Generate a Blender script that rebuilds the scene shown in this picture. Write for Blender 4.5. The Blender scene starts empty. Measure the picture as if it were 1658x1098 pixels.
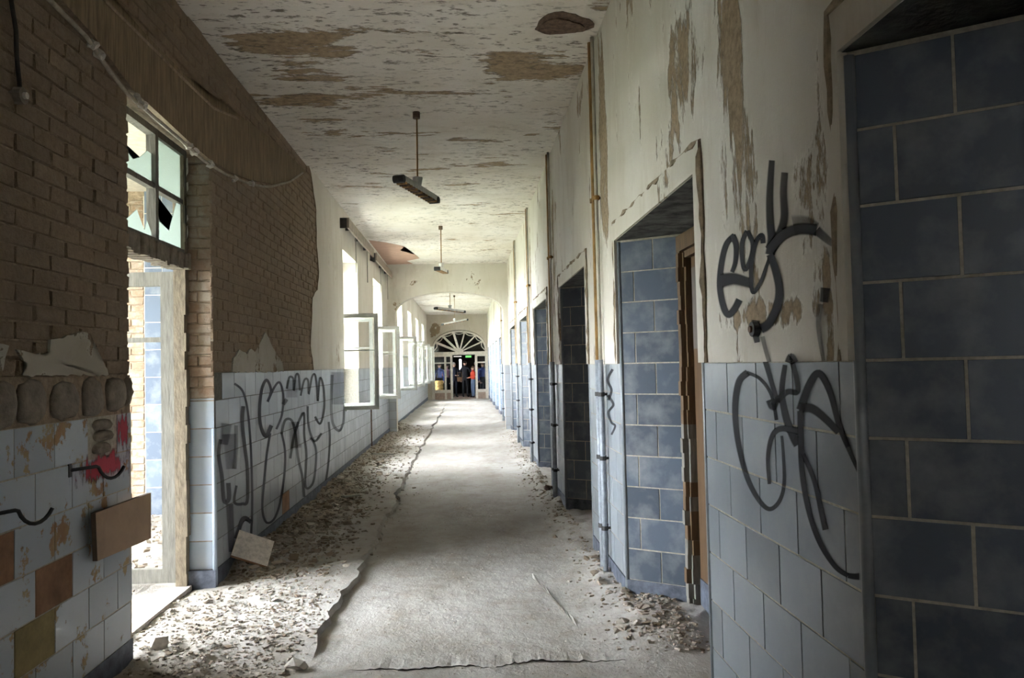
import bpy, bmesh, math, random
import numpy as np
from mathutils import Matrix, Vector

random.seed(7)
rng = np.random.default_rng(7)
scene = bpy.context.scene
COL = scene.collection

# ------------------------------------------------------------------ camera, sky, exposure
FPX, IW, IH = 1240.0, 1658.0, 1098.0
CAM = Vector((0, 0, 1.55))
YAW, PITCH, ROLL = math.radians(3.457), math.radians(1.908), math.radians(-1.3)
ROT = Matrix.Rotation(-YAW, 3, 'Z') @ Matrix.Rotation(math.pi / 2 + PITCH, 3, 'X') @ Matrix.Rotation(ROLL, 3, 'Z')
cam_data = bpy.data.cameras.new('camera')
cam_data.sensor_width = 36.0
cam_data.lens = 36.0 * FPX / IW
cam_data.clip_start = 0.05
cam = bpy.data.objects.new('camera', cam_data)
COL.objects.link(cam)
cam.matrix_world = Matrix.Translation(CAM) @ ROT.to_4x4()
scene.camera = cam

world = bpy.data.worlds.new('overcast_sky')
scene.world = world
world.use_nodes = True
bgn = world.node_tree.nodes['Background']
bgn.inputs[0].default_value = (0.88, 0.94, 1.0, 1)
bgn.inputs[1].default_value = 6.0

vs = scene.view_settings
vs.view_transform = 'Standard'
vs.look = 'None'
vs.gamma = 1
vs.use_curve_mapping = False
vs.exposure = 3.45

# ------------------------------------------------------------------ dimensions (metres)
XL, XR, HC = -1.8, 1.015, 3.94
DADO, BASE = 1.54, 0.14
YB, YARCH, YEND = -12.0, 17.9, 35.7
DJ0, DJ1 = 4.25, 5.60            # side doorway, near and far jamb
TLD = 0.27                      # left wall beside the side doorway
TL = 0.42                        # thickness of the left wall
N0, NP, NWID = 1.93, 3.05, 1.75  # niches: far corner of the first, spacing, width
ND, NA = 0.34, math.radians(35)
NTOP = 2.34


def ray(x, y):
    return ROT @ Vector(((x - IW / 2) / FPX, -(y - IH / 2) / FPX, -1))


def on_x(x, y, X):
    d = ray(x, y)
    return CAM + d * ((X - CAM.x) / d.x)


# ------------------------------------------------------------------ material helpers
class NT:
    def __init__(s, name):
        s.m = bpy.data.materials.new(name)
        s.m.use_nodes = True
        s.t = s.m.node_tree
        s.b = s.t.nodes['Principled BSDF']
        s.out = s.t.nodes['Material Output']
        s.pos = s.n('ShaderNodeNewGeometry').outputs['Position']

    def n(s, ty, **k):
        nd = s.t.nodes.new(ty)
        for a, v in k.items():
            setattr(nd, a, v)
        return nd

    def put(s, sock, v):
        if isinstance(v, bpy.types.NodeSocket):
            s.t.links.new(v, sock)
        elif isinstance(v, (tuple, list)) and sock.type == 'RGBA' and len(v) == 3:
            sock.default_value = (*v, 1)
        else:
            sock.default_value = v

    def vec(s, scale=(1, 1, 1), off=(0, 0, 0), src=None):
        nd = s.n('ShaderNodeMapping')
        s.put(nd.inputs['Vector'], src or s.pos)
        nd.inputs['Scale'].default_value = scale
        nd.inputs['Location'].default_value = off
        return nd.outputs[0]

    def noise(s, scale, detail=4, rough=.6, vec=None, dist=0.0):
        nd = s.n('ShaderNodeTexNoise')
        s.put(nd.inputs['Vector'], vec or s.pos)
        nd.inputs['Scale'].default_value = scale
        nd.inputs['Detail'].default_value = detail
        nd.inputs['Roughness'].default_value = rough
        nd.inputs['Distortion'].default_value = dist
        return nd.outputs[0]

    def step(s, v, a, b):
        nd = s.n('ShaderNodeMapRange')
        nd.clamp = True
        s.put(nd.inputs[0], v)
        nd.inputs[1].default_value = a
        nd.inputs[2].default_value = b
        return nd.outputs[0]

    def math(s, op, a, b=0.0):
        nd = s.n('ShaderNodeMath', operation=op)
        s.put(nd.inputs[0], a)
        s.put(nd.inputs[1], b)
        return nd.outputs[0]

    def mix(s, f, a, b, mode='MIX'):
        nd = s.n('ShaderNodeMix', data_type='RGBA', blend_type=mode)
        s.put(nd.inputs[0], f)
        s.put(nd.inputs[6], a)
        s.put(nd.inputs[7], b)
        return nd.outputs[2]

    def spot(s, c, r, w):
        """a patch with a place of its own: w at centre c, falling to 0 at radii r"""
        a = s.n('ShaderNodeVectorMath', operation='SUBTRACT')
        s.put(a.inputs[0], s.pos)
        a.inputs[1].default_value = c
        d = s.n('ShaderNodeVectorMath', operation='DIVIDE')
        s.put(d.inputs[0], a.outputs[0])
        d.inputs[1].default_value = r
        l = s.n('ShaderNodeVectorMath', operation='LENGTH')
        s.put(l.inputs[0], d.outputs[0])
        nd = s.n('ShaderNodeMapRange')
        nd.clamp = True
        s.put(nd.inputs[0], l.outputs['Value'])
        nd.inputs[1].default_value = 0.35
        nd.inputs[2].default_value = 1.0
        nd.inputs[3].default_value = w
        nd.inputs[4].default_value = 0.0
        return nd.outputs[0]

    def bump(s, h, strength=.5, dist=.01, prev=None):
        nd = s.n('ShaderNodeBump')
        nd.inputs['Strength'].default_value = strength
        nd.inputs['Distance'].default_value = dist
        s.put(nd.inputs['Height'], h)
        if prev is not None:
            s.put(nd.inputs['Normal'], prev)
        return nd.outputs[0]

    def fin(s, color, rough=.9, normal=None, spec=.3):
        s.put(s.b.inputs['Base Color'], color)
        s.put(s.b.inputs['Roughness'], rough)
        s.b.inputs['Specular IOR Level'].default_value = spec
        if normal is not None:
            s.put(s.b.inputs['Normal'], normal)
        return s.m


MATS = {}


def simple(name, color, rough=.8, var=.25, scale=12, bumpd=.004, spec=.3, metal=0.0, stretch=(1, 1, 1)):
    k = NT(name)
    f = k.noise(scale, 5, .65, k.vec(stretch))
    dk = tuple(c * (1 - var) for c in color)
    lt = tuple(min(1, c * (1 + var)) for c in color)
    k.b.inputs['Metallic'].default_value = metal
    MATS[name] = k.fin(k.mix(k.step(f, .3, .7), dk, lt), rough, k.bump(f, .6, bumpd), spec)
    return MATS[name]


def peeling(name, base, peel, stretch, thr=.6, scale=1.6, spots=(), grain=30, speck=0.0, edge=.03):
    k = NT(name)
    n1 = k.noise(scale, 8, .68, k.vec(stretch), .3)
    n1 = k.math('ADD', n1, k.math('MULTIPLY', k.math('SUBTRACT', k.noise(7, 8, .75, k.vec(stretch, (1, 2, 3))), .5), .42))
    for sp in spots:
        n1 = k.math('ADD', n1, k.spot(*sp))
    mask = k.step(n1, thr, thr + edge)
    rim = k.math('SUBTRACT', k.step(n1, thr - .035, thr), mask)
    fine = k.noise(grain, 6, .7)
    big = k.noise(.9, 4, .6, k.vec((1, 1, .5), (3, 1, 2)))
    drt = k.noise(3.5, 7, .75, k.vec((1.3, 1.3, .35) if stretch[2] < 1 else stretch, (9, 4, 1)))
    a = k.mix(k.step(big, .35, .68), base, tuple(c * m for c, m in zip(base, (.84, .81, .75))))
    a = k.mix(k.math('MULTIPLY', k.step(drt, .52, .72), .5), a, tuple(c * m for c, m in zip(base, (.62, .55, .45))))
    a = k.mix(k.math('MULTIPLY', rim, .45), a, tuple(min(1, c * 1.2) for c in base))
    p = k.mix(k.step(fine, .35, .65), tuple(c * .72 for c in peel), tuple(c * 1.3 for c in peel))
    c = k.mix(mask, a, p)
    if speck:
        sp = k.noise(20, 4, .65, k.vec((.5, 1.2, 1.2), (5, 5, 5)))
        gate = k.step(k.noise(.8, 3, .5, k.vec((1, 1, 1), (7, 2, 8))), .36, .58)
        spm = k.math('MULTIPLY', k.step(sp, .55, .64), gate)
        c = k.mix(k.math('MULTIPLY', spm, speck), c, (.16, .13, .10))
    nb = k.bump(fine, .35, .006)
    nb = k.bump(k.math('SUBTRACT', 1.0, mask), .8, .012, nb)
    nb = k.bump(drt, .4, .01, nb)
    MATS[name] = k.fin(c, .93, nb, .15)
    return MATS[name]


def tile_mat(name, base, chip_thr, chip=(.30, .17, .09), rough=.32, scale=7, spec=.45):
    k = NT(name)
    rnd = k.n('ShaderNodeObjectInfo').outputs['Random']
    a = k.mix(rnd, tuple(c * .80 for c in base), tuple(min(1, c * 1.16) for c in base))
    cl = k.noise(6, 5, .6)
    a = k.mix(k.math('MULTIPLY', k.step(cl, .45, .75), .35), a, (.42, .42, .40))
    ch = k.noise(scale, 7, .72, k.vec((1, 1, 1), (2.3, 7.1, 4.4)))
    m = k.step(ch, chip_thr, chip_thr + .03)
    c = k.mix(m, a, k.mix(k.step(cl, .4, .6), chip, (.36, .28, .15)))
    r = k.math('ADD', k.math('MULTIPLY', m, .5), k.math('ADD', rough, k.math('MULTIPLY', k.step(cl, .4, .7), .18)))
    nb = k.bump(k.math('SUBTRACT', 1.0, m), .6, .003)
    nb = k.bump(k.noise(3, 3), .25, .004, nb)
    MATS[name] = k.fin(c, r, nb, spec)
    return MATS[name]


def far_tile_mat(name, base, grout, axis):
    """tiles too far away to tell apart"""
    k = NT(name)
    sep = k.n('ShaderNodeSeparateXYZ')
    k.put(sep.inputs[0], k.pos)
    cmb = k.n('ShaderNodeCombineXYZ')
    k.put(cmb.inputs[0], sep.outputs[axis])
    k.put(cmb.inputs[1], k.math('SUBTRACT', sep.outputs[2], BASE))
    br = k.n('ShaderNodeTexBrick')
    br.offset = .5
    k.put(br.inputs['Vector'], cmb.outputs[0])
    k.put(br.inputs['Color1'], tuple(c * .9 for c in base))
    k.put(br.inputs['Color2'], tuple(c * 1.1 for c in base))
    k.put(br.inputs['Mortar'], grout)
    br.inputs['Scale'].default_value = 1
    br.inputs['Mortar Size'].default_value = .004
    br.inputs['Brick Width'].default_value = .3
    br.inputs['Row Height'].default_value = .2
    MATS[name] = k.fin(br.outputs[0], .4, None, .4)
    return MATS[name]


CREAM = (.66, .625, .565)
BROWN = (.31, .235, .155)
peeling('plaster_right', CREAM, BROWN, (1, 1, .30), .605, 2.2, [
    ((XR, 2.72, 3.15), (.5, .22, .75), .13), ((XR, 2.35, 3.1), (.5, .14, .5), .14), ((XR, 3.45, 2.85), (.5, .33, .6), .13),
    ((XR, 2.05, 2.6), (.5, .06, 1.3), .14), ((XR, 2.1, 3.4), (.5, .25, .5), .1), ((XR, 4.2, 2.85), (.5, .05, .35), .16),
    ((XR, 5.30, 3.0), (.5, .24, 1.3), .22), ((XR, 8.5, 3.0), (.5, .16, 1.1), .15), ((XR, 5.08, 1.9), (.5, .1, .55), .14),
    ((XR, 2.5, 1.70), (.5, .5, .07), .13), ((XR, 11.6, 3.0), (.5, .2, 1.1), .13), ((XR, 6.1, 3.75), (.5, .5, .2), .1)])
peeling('plaster_left', (.62, .585, .525), (.34, .27, .19), (1, 1, .35), .66, 1.6, [
    ((XL, 16.9, 2.7), (.5, .35, .5), .1), ((XL, 11.0, 1.8), (.5, .2, .3), .08)])
peeling('plaster_cross', (.62, .585, .515), (.30, .22, .14), (1, 1, .8), .68, 1.3, [
    ((-1.55, 17.8, 2.95), (.25, .5, .35), .2), ((-1.2, 17.8, 3.5), (.3, .5, .15), .08)])
peeling('plaster_end', (.54, .49, .41), (.25, .19, .12), (1, 1, .8), .7, 1.2, [((-1.42, 35.7, 3.3), (.5, .5, .55), .3)])
peeling('plaster_ceiling', (.78, .735, .68), (.36, .27, .175), (.42, 1.25, 1), .60, 1.7, [
    ((-1.2, 5.75, HC), (.55, .75, .5), .15), ((-1.35, 7.3, HC), (.5, .9, .5), .09), ((.55, 6.1, HC), (.55, .5, .5), .12),
    ((-.3, 5.4, HC), (.8, .35, .5), .07)], 22, .9)
peeling('plaster_jamb', (.43, .40, .345), (.24, .185, .13), (1, 1, 1), .58, 3.5)
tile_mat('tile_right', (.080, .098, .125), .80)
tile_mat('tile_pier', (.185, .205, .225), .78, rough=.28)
tile_mat('tile_near', (.36, .40, .45), .565, scale=5)
tile_mat('tile_left', (.265, .285, .305), .70, scale=5)
tile_mat('tile_porch', (.125, .15, .19), .72, scale=3, rough=.75, spec=.08)
tile_mat('tile_jamb', (.34, .40, .47), .72, scale=3)
simple('tile_bare', (.245, .135, .075), .9, .3, 9)
simple('tile_ochre', (.27, .215, .10), .9, .3, 9)
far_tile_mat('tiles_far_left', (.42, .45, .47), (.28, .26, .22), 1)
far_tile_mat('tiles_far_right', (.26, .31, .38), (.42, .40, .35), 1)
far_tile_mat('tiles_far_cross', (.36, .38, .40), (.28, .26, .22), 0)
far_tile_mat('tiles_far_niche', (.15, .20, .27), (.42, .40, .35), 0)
simple('grout', (.40, .36, .29), .95, .25, 40)
simple('grout_dark', (.13, .12, .10), .95, .3, 40)
simple('tile_base', (.085, .095, .12), .6, .5, 14)
simple('mortar', (.28, .214, .152), .97, .35, 22, .02)
simple('mortar_lump', (.23, .195, .155), .97, .3, 18, .02)
simple('reed', (.21, .155, .095), .95, .45, 9, .02, stretch=(6, 6, .5))
simple('reed_ceiling', (.42, .27, .20), .95, .25, 7, .01, stretch=(1, 6, 1))
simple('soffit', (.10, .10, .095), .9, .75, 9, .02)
simple('white_wood', (.63, .64, .60), .55, .12, 9, .002)
simple('jamb_tan', (.19, .155, .11), .9, .4, 18, .01, stretch=(2, 2, .6))
simple('weathered_wood', (.165, .157, .135), .8, .3, 16, .006, stretch=(3, 3, .4))
simple('old_white', (.52, .475, .40), .7, .2, 14, .003)
simple('brown_wood', (.105, .065, .033), .6, .35, 14, .004, stretch=(4, 4, .4))
simple('door_brown', (.095, .055, .027), .55, .2, 5, .002, stretch=(3, 3, .4))
simple('door_upper', (.13, .11, .095), .7, .2, 5, .002)
simple('board_tan', (.335, .225, .145), .75, .12, 7, .001)
simple('board_edge', (.12, .085, .06), .9, .2, 20)
simple('crumb', (.24, .185, .125), .95, .4, 30, .01)
simple('rust', (.30, .17, .06), .75, .5, 25, .003, stretch=(1, 1, .3))
simple('pipe_grey', (.26, .28, .31), .5, .3, 20, .002)
simple('pipe_cream', (.50, .46, .38), .6, .3, 20, .002, stretch=(1, 1, .3))
simple('iron', (.035, .033, .033), .55, .4, 20, .001)
simple('rust_dark', (.13, .085, .06), .85, .6, 30, .004)
simple('enamel', (.50, .49, .46), .5, .2, 20)
simple('conduit', (.36, .31, .24), .8, .3, 20, .002)
simple('gypsum', (.55, .50, .44), .95, .25, 30, .006)
simple('cable', (.05, .042, .035), .8, .3, 20)
simple('rail_board', (.28, .235, .19), .75, .3, 9, .003)
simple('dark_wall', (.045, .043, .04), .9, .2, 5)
simple('dark_paint', (.30, .22, .17), .8, .2, 9)
simple('ground', (.22, .24, .17), 1, .4, 2, .05)
simple('skin', (.55, .36, .28), .6, .08, 20)
simple('hair_dark', (.04, .03, .025), .7, .3, 60)
simple('hair_grey', (.30, .28, .26), .7, .3, 60)
simple('hair_brown', (.12, .075, .045), .7, .3, 60)
simple('cloth_black', (.020, .021, .026), .9, .3, 40)
simple('cloth_navy', (.030, .036, .060), .9, .3, 40)
simple('cloth_red', (.72, .085, .045), .85, .15, 30)
simple('cloth_jeans', (.12, .17, .27), .9, .2, 40)
simple('cloth_blue', (.06, .09, .30), .9, .2, 40)
simple('cloth_pink', (.38, .18, .26), .9, .2, 40)
simple('leather', (.16, .09, .05), .6, .2, 30)
simple('paper', (.75, .75, .72), .8, .05, 30)
simple('straw', (.50, .34, .13), .9, .3, 60)


def brick_mat():
    k = NT('brick')
    rnd = k.n('ShaderNodeObjectInfo').outputs['Random']
    isl = k.n('ShaderNodeNewGeometry').outputs['Random Per Island']
    r = k.math('FRACT', k.math('ADD', rnd, isl))
    a = k.mix(r, (.385, .285, .20), (.31, .24, .177))
    a = k.mix(k.math('MULTIPLY', k.step(k.noise(2.4, 7, .72), .40, .60), .8), a, (.29, .222, .157))
    f = k.noise(34, 6, .72)
    g2 = k.noise(9, 6, .7)
    a = k.mix(k.math('MULTIPLY', k.step(f, .35, .7), .55), a, (.19, .145, .10))
    a = k.mix(k.math('MULTIPLY', k.step(g2, .55, .7), .5), a, (.31, .255, .195))
    f = k.math('ADD', f, g2)
    MATS['brick'] = k.fin(a, .97, k.bump(f, 1.0, .022), .1)
    k = NT('brick_orange')
    rnd = k.n('ShaderNodeObjectInfo').outputs['Random']
    f = k.noise(30, 5, .7)
    a = k.mix(rnd, (.25, .165, .11), (.28, .21, .155))
    a = k.mix(k.step(k.noise(6, 5, .7), .45, .6), a, (.33, .28, .225))
    MATS['brick_orange'] = k.fin(a, .95, k.bump(f, .8, .01), .1)


brick_mat()


def floor_mat():
    k = NT('dusty_floor')
    n1 = k.noise(1.1, 7, .65, k.vec((1, .45, 1)))
    n2 = k.noise(5, 7, .7)
    f = k.noise(60, 5, .7)
    c = k.mix(k.step(n1, .38, .64), (.335, .308, .275), (.44, .417, .39))
    c = k.mix(k.math('MULTIPLY', k.step(n2, .5, .7), .6), c, (.29, .245, .19))
    c = k.mix(k.math('MULTIPLY', k.step(f, .55, .75), .3), c, (.26, .22, .18))
    # brown dirt against the left wall, paler trodden band
    d = k.math('ADD', k.math('ADD', k.spot((-1.8, 8.3, 0), (.75, 2.9, 1), .7), k.spot((-1.7, 16, 0), (.6, 9, 1), .4)), k.math('MULTIPLY', n2, .5))
    c = k.mix(k.math('MULTIPLY', k.step(d, .5, .85), .75), c, (.27, .205, .14))
    d2 = k.math('ADD', k.spot((-1.5, 3.75, 0), (1.2, .75, 1), .7), k.math('MULTIPLY', n2, .5))
    c = k.mix(k.math('MULTIPLY', k.step(d2, .55, .9), .7), c, (.25, .20, .155))
    n3 = k.noise(2.6, 8, .75, k.vec((1, .6, 1), (4, 8, 0)))
    c = k.mix(k.math('MULTIPLY', k.step(n3, .50, .66), .55), c, (.25, .215, .175))
    c = k.mix(k.math('MULTIPLY', k.step(n3, .46, .34), .35), c, (.50, .48, .45))
    nb = k.bump(f, .4, .006)
    nb = k.bump(n2, .6, .03, nb)
    nb = k.bump(n3, .5, .03, nb)
    MATS['dusty_floor'] = k.fin(c, .95, nb, .15)
    k = NT('rubble')
    isl = k.n('ShaderNodeNewGeometry').outputs['Random Per Island']
    MATS['rubble'] = k.fin(k.mix(isl, (.165, .125, .087), (.45, .40, .34)), .95, k.bump(k.noise(70, 4), .6, .006), .15)
    k = NT('chunk')
    rnd = k.n('ShaderNodeObjectInfo').outputs['Random']
    MATS['chunk'] = k.fin(k.mix(rnd, (.20, .15, .105), (.48, .43, .37)), .95, k.bump(k.noise(50, 4), .7, .006), .15)


floor_mat()


def special_mats():
    k = NT('clear_glass')
    tr = k.n('ShaderNodeBsdfTransparent')
    gl = k.n('ShaderNodeBsdfGlossy')
    gl.inputs['Roughness'].default_value = .03
    mx = k.n('ShaderNodeMixShader')
    k.put(mx.inputs[0], .025)
    k.t.links.new(tr.outputs[0], mx.inputs[1])
    k.t.links.new(gl.outputs[0], mx.inputs[2])
    k.t.links.new(mx.outputs[0], k.out.inputs[0])
    MATS['clear_glass'] = k.m
    k = NT('frosted_glass')
    tl = k.n('ShaderNodeBsdfTranslucent')
    tl.inputs[0].default_value = (.17, .20, .18, 1)
    df = k.n('ShaderNodeBsdfDiffuse')
    df.inputs[0].default_value = (.30, .34, .31, 1)
    nb = k.bump(k.noise(45, 3, .6, k.vec((1, 1, 3))), .8, .004)
    k.put(df.inputs['Normal'], nb)
    mx = k.n('ShaderNodeMixShader')
    k.put(mx.inputs[0], .35)
    k.t.links.new(tl.outputs[0], mx.inputs[1])
    k.t.links.new(df.outputs[0], mx.inputs[2])
    k.t.links.new(mx.outputs[0], k.out.inputs[0])
    MATS['frosted_glass'] = k.m
    # sprayed paint: thins out towards the edge of the stroke
    for name, col, den, sc in (('spray_black', (.018, .018, .022), .95, 0), ('spray_grey', (.07, .07, .085), .85, 0), ('paint_red', (.42, .055, .085), .92, 1)):
        k = NT(name)
        uv = k.n('ShaderNodeUVMap')
        sep = k.n('ShaderNodeSeparateXYZ')
        k.put(sep.inputs[0], uv.outputs[0])
        u = k.math('ABSOLUTE', k.math('SUBTRACT', sep.outputs[0], .5))
        a = k.step(u, .5, .34)
        a = k.math('MULTIPLY', a, sep.outputs[1])
        a = k.math('MULTIPLY', a, den)
        if sc:
            u2 = k.math('ABSOLUTE', k.math('SUBTRACT', sep.outputs[1], .5))
            e = k.math('MULTIPLY', k.step(u, .5, .1), k.step(u2, .5, .1))
            nz = k.noise(16, 8, .75, k.vec((1, 1.4, .4)))
            a = k.math('MULTIPLY', k.step(k.math('ADD', nz, k.math('MULTIPLY', e, .30)), .56, .72), den)
        tr = k.n('ShaderNodeBsdfTransparent')
        mx = k.n('ShaderNodeMixShader')
        k.put(mx.inputs[0], a)
        k.fin(col, .75, None, .2)
        k.t.links.new(tr.outputs[0], mx.inputs[1])
        k.t.links.new(k.b.outputs[0], mx.inputs[2])
        k.t.links.new(mx.outputs[0], k.out.inputs[0])
        MATS[name] = k.m
    for name, col, st in (('sign_green', (.25, 1, .25), .10), ('lamp_white', (1, .97, .9), .10)):
        k = NT(name)
        k.put(k.b.inputs['Emission Color'], col)
        k.b.inputs['Emission Strength'].default_value = st
        MATS[name] = k.fin(col)


special_mats()


# ------------------------------------------------------------------ mesh helpers
class MB:
    """collects geometry for one mesh object"""

    def __init__(s):
        s.v, s.f, s.mi, s.ms = [], [], [], []

    def slot(s, m):
        if m not in s.ms:
            s.ms.append(m)
        return s.ms.index(m)

    def quad(s, pts, m):
        i = len(s.v)
        s.v += [tuple(p) for p in pts]
        s.f.append(tuple(range(i, i + len(pts))))
        s.mi.append(s.slot(m))

    def box(s, lo, hi, m, faces=None):
        (x0, y0, z0), (x1, y1, z1) = lo, hi
        i = len(s.v)
        s.v += [(x0, y0, z0), (x1, y0, z0), (x1, y1, z0), (x0, y1, z0), (x0, y0, z1), (x1, y0, z1), (x1, y1, z1), (x0, y1, z1)]
        F = {'-z': (0, 3, 2, 1), '+z': (4, 5, 6, 7), '-y': (0, 1, 5, 4), '+y': (2, 3, 7, 6), '-x': (0, 4, 7, 3), '+x': (1, 2, 6, 5)}
        for kf, q in F.items():
            mm = m if faces is None else faces.get(kf, m)
            s.f.append(tuple(i + a for a in q))
            s.mi.append(s.slot(mm))

    def bar(s, p, q, w, d, m, up=(0, 0, 1)):
        """rectangular bar from p to q"""
        p, q = Vector(p), Vector(q)
        t = (q - p).normalized()
        u = Vector(up)
        if abs(t.dot(u)) > .98:
            u = Vector((0, 1, 0))
        a = t.cross(u).normalized()
        b = a.cross(t)
        i = len(s.v)
        for e in (p, q):
            for sa, sb in ((-1, -1), (1, -1), (1, 1), (-1, 1)):
                s.v.append(tuple(e + a * (sa * w / 2) + b * (sb * d / 2)))
        for fc in ((0, 1, 2, 3), (7, 6, 5, 4), (0, 4, 5, 1), (1, 5, 6, 2), (2, 6, 7, 3), (3, 7, 4, 0)):
            s.f.append(tuple(i + k for k in fc))
            s.mi.append(s.slot(m))

    def tube(s, pts, r, m, seg=8):
        pts = [Vector(p) for p in pts]
        rs = r if isinstance(r, (list, tuple)) else [r] * len(pts)
        i = len(s.v)
        for k, p in enumerate(pts):
            t = (pts[min(k + 1, len(pts) - 1)] - pts[max(k - 1, 0)]).normalized()
            u = Vector((0, 0, 1)) if abs(t.z) < .9 else Vector((0, 1, 0))
            a = t.cross(u).normalized()
            b = a.cross(t)
            for j in range(seg):
                an = 2 * math.pi * j / seg
                s.v.append(tuple(p + a * (rs[k] * math.cos(an)) + b * (rs[k] * math.sin(an))))
        for k in range(len(pts) - 1):
            for j in range(seg):
                j2 = (j + 1) % seg
                s.f.append((i + k * seg + j, i + k * seg + j2, i + (k + 1) * seg + j2, i + (k + 1) * seg + j))
                s.mi.append(s.slot(m))
        s.f.append(tuple(i + j for j in range(seg)))
        s.mi.append(s.slot(m))
        s.f.append(tuple(i + (len(pts) - 1) * seg + j for j in reversed(range(seg))))
        s.mi.append(s.slot(m))

    def mesh(s, name):
        me = bpy.data.meshes.new(name)
        me.from_pydata(s.v, [], s.f)
        for m in s.ms:
            me.materials.append(MATS[m])
        me.polygons.foreach_set('material_index', s.mi)
        me.update()
        bm = bmesh.new()
        bm.from_mesh(me)
        bmesh.ops.recalc_face_normals(bm, faces=bm.faces)
        bm.to_mesh(me)
        bm.free()
        return me

    def build(s, name, parent=None, smooth=False):
        me = s.mesh(name)
        if smooth:
            me.polygons.foreach_set('use_smooth', [True] * len(me.polygons))
        return link(name, me, parent)


def link(name, data, parent=None):
    o = bpy.data.objects.new(name, data)
    COL.objects.link(o)
    if parent is not None:
        o.parent = parent
    return o


def tag(o, label, cat, group=None):
    o['label'] = label
    o['category'] = cat
    if group:
        o['group'] = group
    return o


def struct(o, label, cat):
    o['kind'] = 'structure'
    o['label'] = label
    o['category'] = cat
    return o


def thing(name, loc, label, cat, group=None):
    o = link(name, None)
    o.location = loc
    o.empty_display_size = .1
    return tag(o, label, cat, group)


def bx(name, lo, hi, m, parent=None):
    b = MB()
    b.box(lo, hi, m)
    return b.build(name, parent)


TILES = {}


def tile_mesh(w, h, m, t=.003, ch=.001):
    key = (round(w, 3), round(h, 3), m)
    if key in TILES:
        return TILES[key]
    me = bpy.data.meshes.new('tile')
    v, f = [], []
    for (a, b, c) in ((0, 0, 0), (0, 0, ch - t), (ch, ch, -t)):
        v += [(a, c, b), (w - a, c, b), (w - a, c, h - b), (a, c, h - b)]
    f.append((8, 9, 10, 11))
    for r in (0, 4):
        for j in range(4):
            k = (j + 1) % 4
            f.append((r + j, r + k, r + 4 + k, r + 4 + j))
    me.from_pydata(v, [], f)
    me.materials.append(MATS[m])
    TILES[key] = me
    return me


def put_tile(parent, origin, ang, w, h, m, jit=True):
    o = link('tile', tile_mesh(w, h, m), parent)
    o.location = origin
    j = random.uniform(-.004, .004) if jit else 0
    o.rotation_euler = (j, j, ang)
    return o


def tile_run(parent, start, ang, length, z0, z1, m, tw=.3, th=.2, g=.007, first=0.0, pick=None, row0=0):
    """rows of tiles on a vertical face: start = (x, y) of its left end, ang = direction of the run"""
    c, s_ = math.cos(ang), math.sin(ang)
    row = 0
    z = z0
    while z < z1 - .02:
        h = min(th, z1 - z)
        a = -((first + (tw / 2 if (row + row0) % 2 else 0)) % tw)
        while a < length - .01:
            a0, a1 = max(a, 0), min(a + tw, length)
            if a1 - a0 > .025:
                cx = a0 + g / 2
                P = (start[0] + c * cx, start[1] + s_ * cx, z + g / 2)
                mm = m
                if pick:
                    mm = pick(P[1] + s_ * (a1 - a0) / 2, z + h / 2, row, m)
                if mm:
                    put_tile(parent, P, ang, a1 - a0 - g, h - g, mm)
            a += tw
        z += th
        row += 1


def slab(name, pts, normal, t, m, parent=None, edge=None):
    """a flat-faced layer of thickness t with the outline pts (3D, in one plane)"""
    bm = bmesh.new()
    n = Vector(normal)
    vs_ = [bm.verts.new(Vector(p) + n * t) for p in pts]
    vb = [bm.verts.new(Vector(p)) for p in pts]
    f = bm.faces.new(vs_)
    for i in range(len(pts)):
        j = (i + 1) % len(pts)
        e = bm.faces.new((vs_[i], vb[i], vb[j], vs_[j]))
        e.material_index = 1
    bmesh.ops.triangulate(bm, faces=[f])
    bmesh.ops.recalc_face_normals(bm, faces=bm.faces)
    me = bpy.data.meshes.new(name)
    bm.to_mesh(me)
    bm.free()
    me.materials.append(MATS[m])
    me.materials.append(MATS[edge or m])
    return link(name, me, parent)


def ragged(pts, amp, step, closed=True):
    """subdivide an outline and shake it"""
    out = []
    n = len(pts)
    for i in range(n if closed else n - 1):
        p, q = Vector(pts[i]), Vector(pts[(i + 1) % n])
        k = max(1, int((q - p).length / step))
        for j in range(k):
            a = p.lerp(q, j / k)
            if j:
                a = a + Vector((0, random.uniform(-amp, amp), random.uniform(-amp, amp)))
            out.append(a)
    if not closed:
        out.append(Vector(pts[-1]))
    return out


def brick_variants(L=.25, H=.068, D=.011):
    out = []
    for k in range(6):
        r = random.Random(k)
        v = []
        for y, sh in ((0, 0), (-D, 1)):
            for x, z in ((0, 0), (L, 0), (L, H), (0, H)):
                jx, jz, jy = (r.uniform(-.006, .006), r.uniform(-.005, .005), r.uniform(-.006, .006)) if sh else (0, 0, 0)
                dx = .004 if sh else 0
                v.append((x + jx + (dx if x == 0 else -dx), y + jy, z + jz + (dx if z == 0 else -dx)))
        cx, cz = L * r.uniform(.35, .65), H * r.uniform(.4, .6)
        v.append((cx, -D - r.uniform(-.004, .008), cz))
        f = [(0, 1, 5, 4), (1, 2, 6, 5), (2, 3, 7, 6), (3, 0, 4, 7), (4, 5, 8), (5, 6, 8), (6, 7, 8), (7, 4, 8)]
        me = bpy.data.meshes.new('brick')
        me.from_pydata(v, [], f)
        me.materials.append(MATS['brick'])
        out.append(me)
    return out


BRICKS = brick_variants()
BRICKS_O = []
for me_ in BRICKS:
    c_ = me_.copy()
    c_.materials[0] = MATS['brick_orange']
    BRICKS_O.append(c_)


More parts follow.
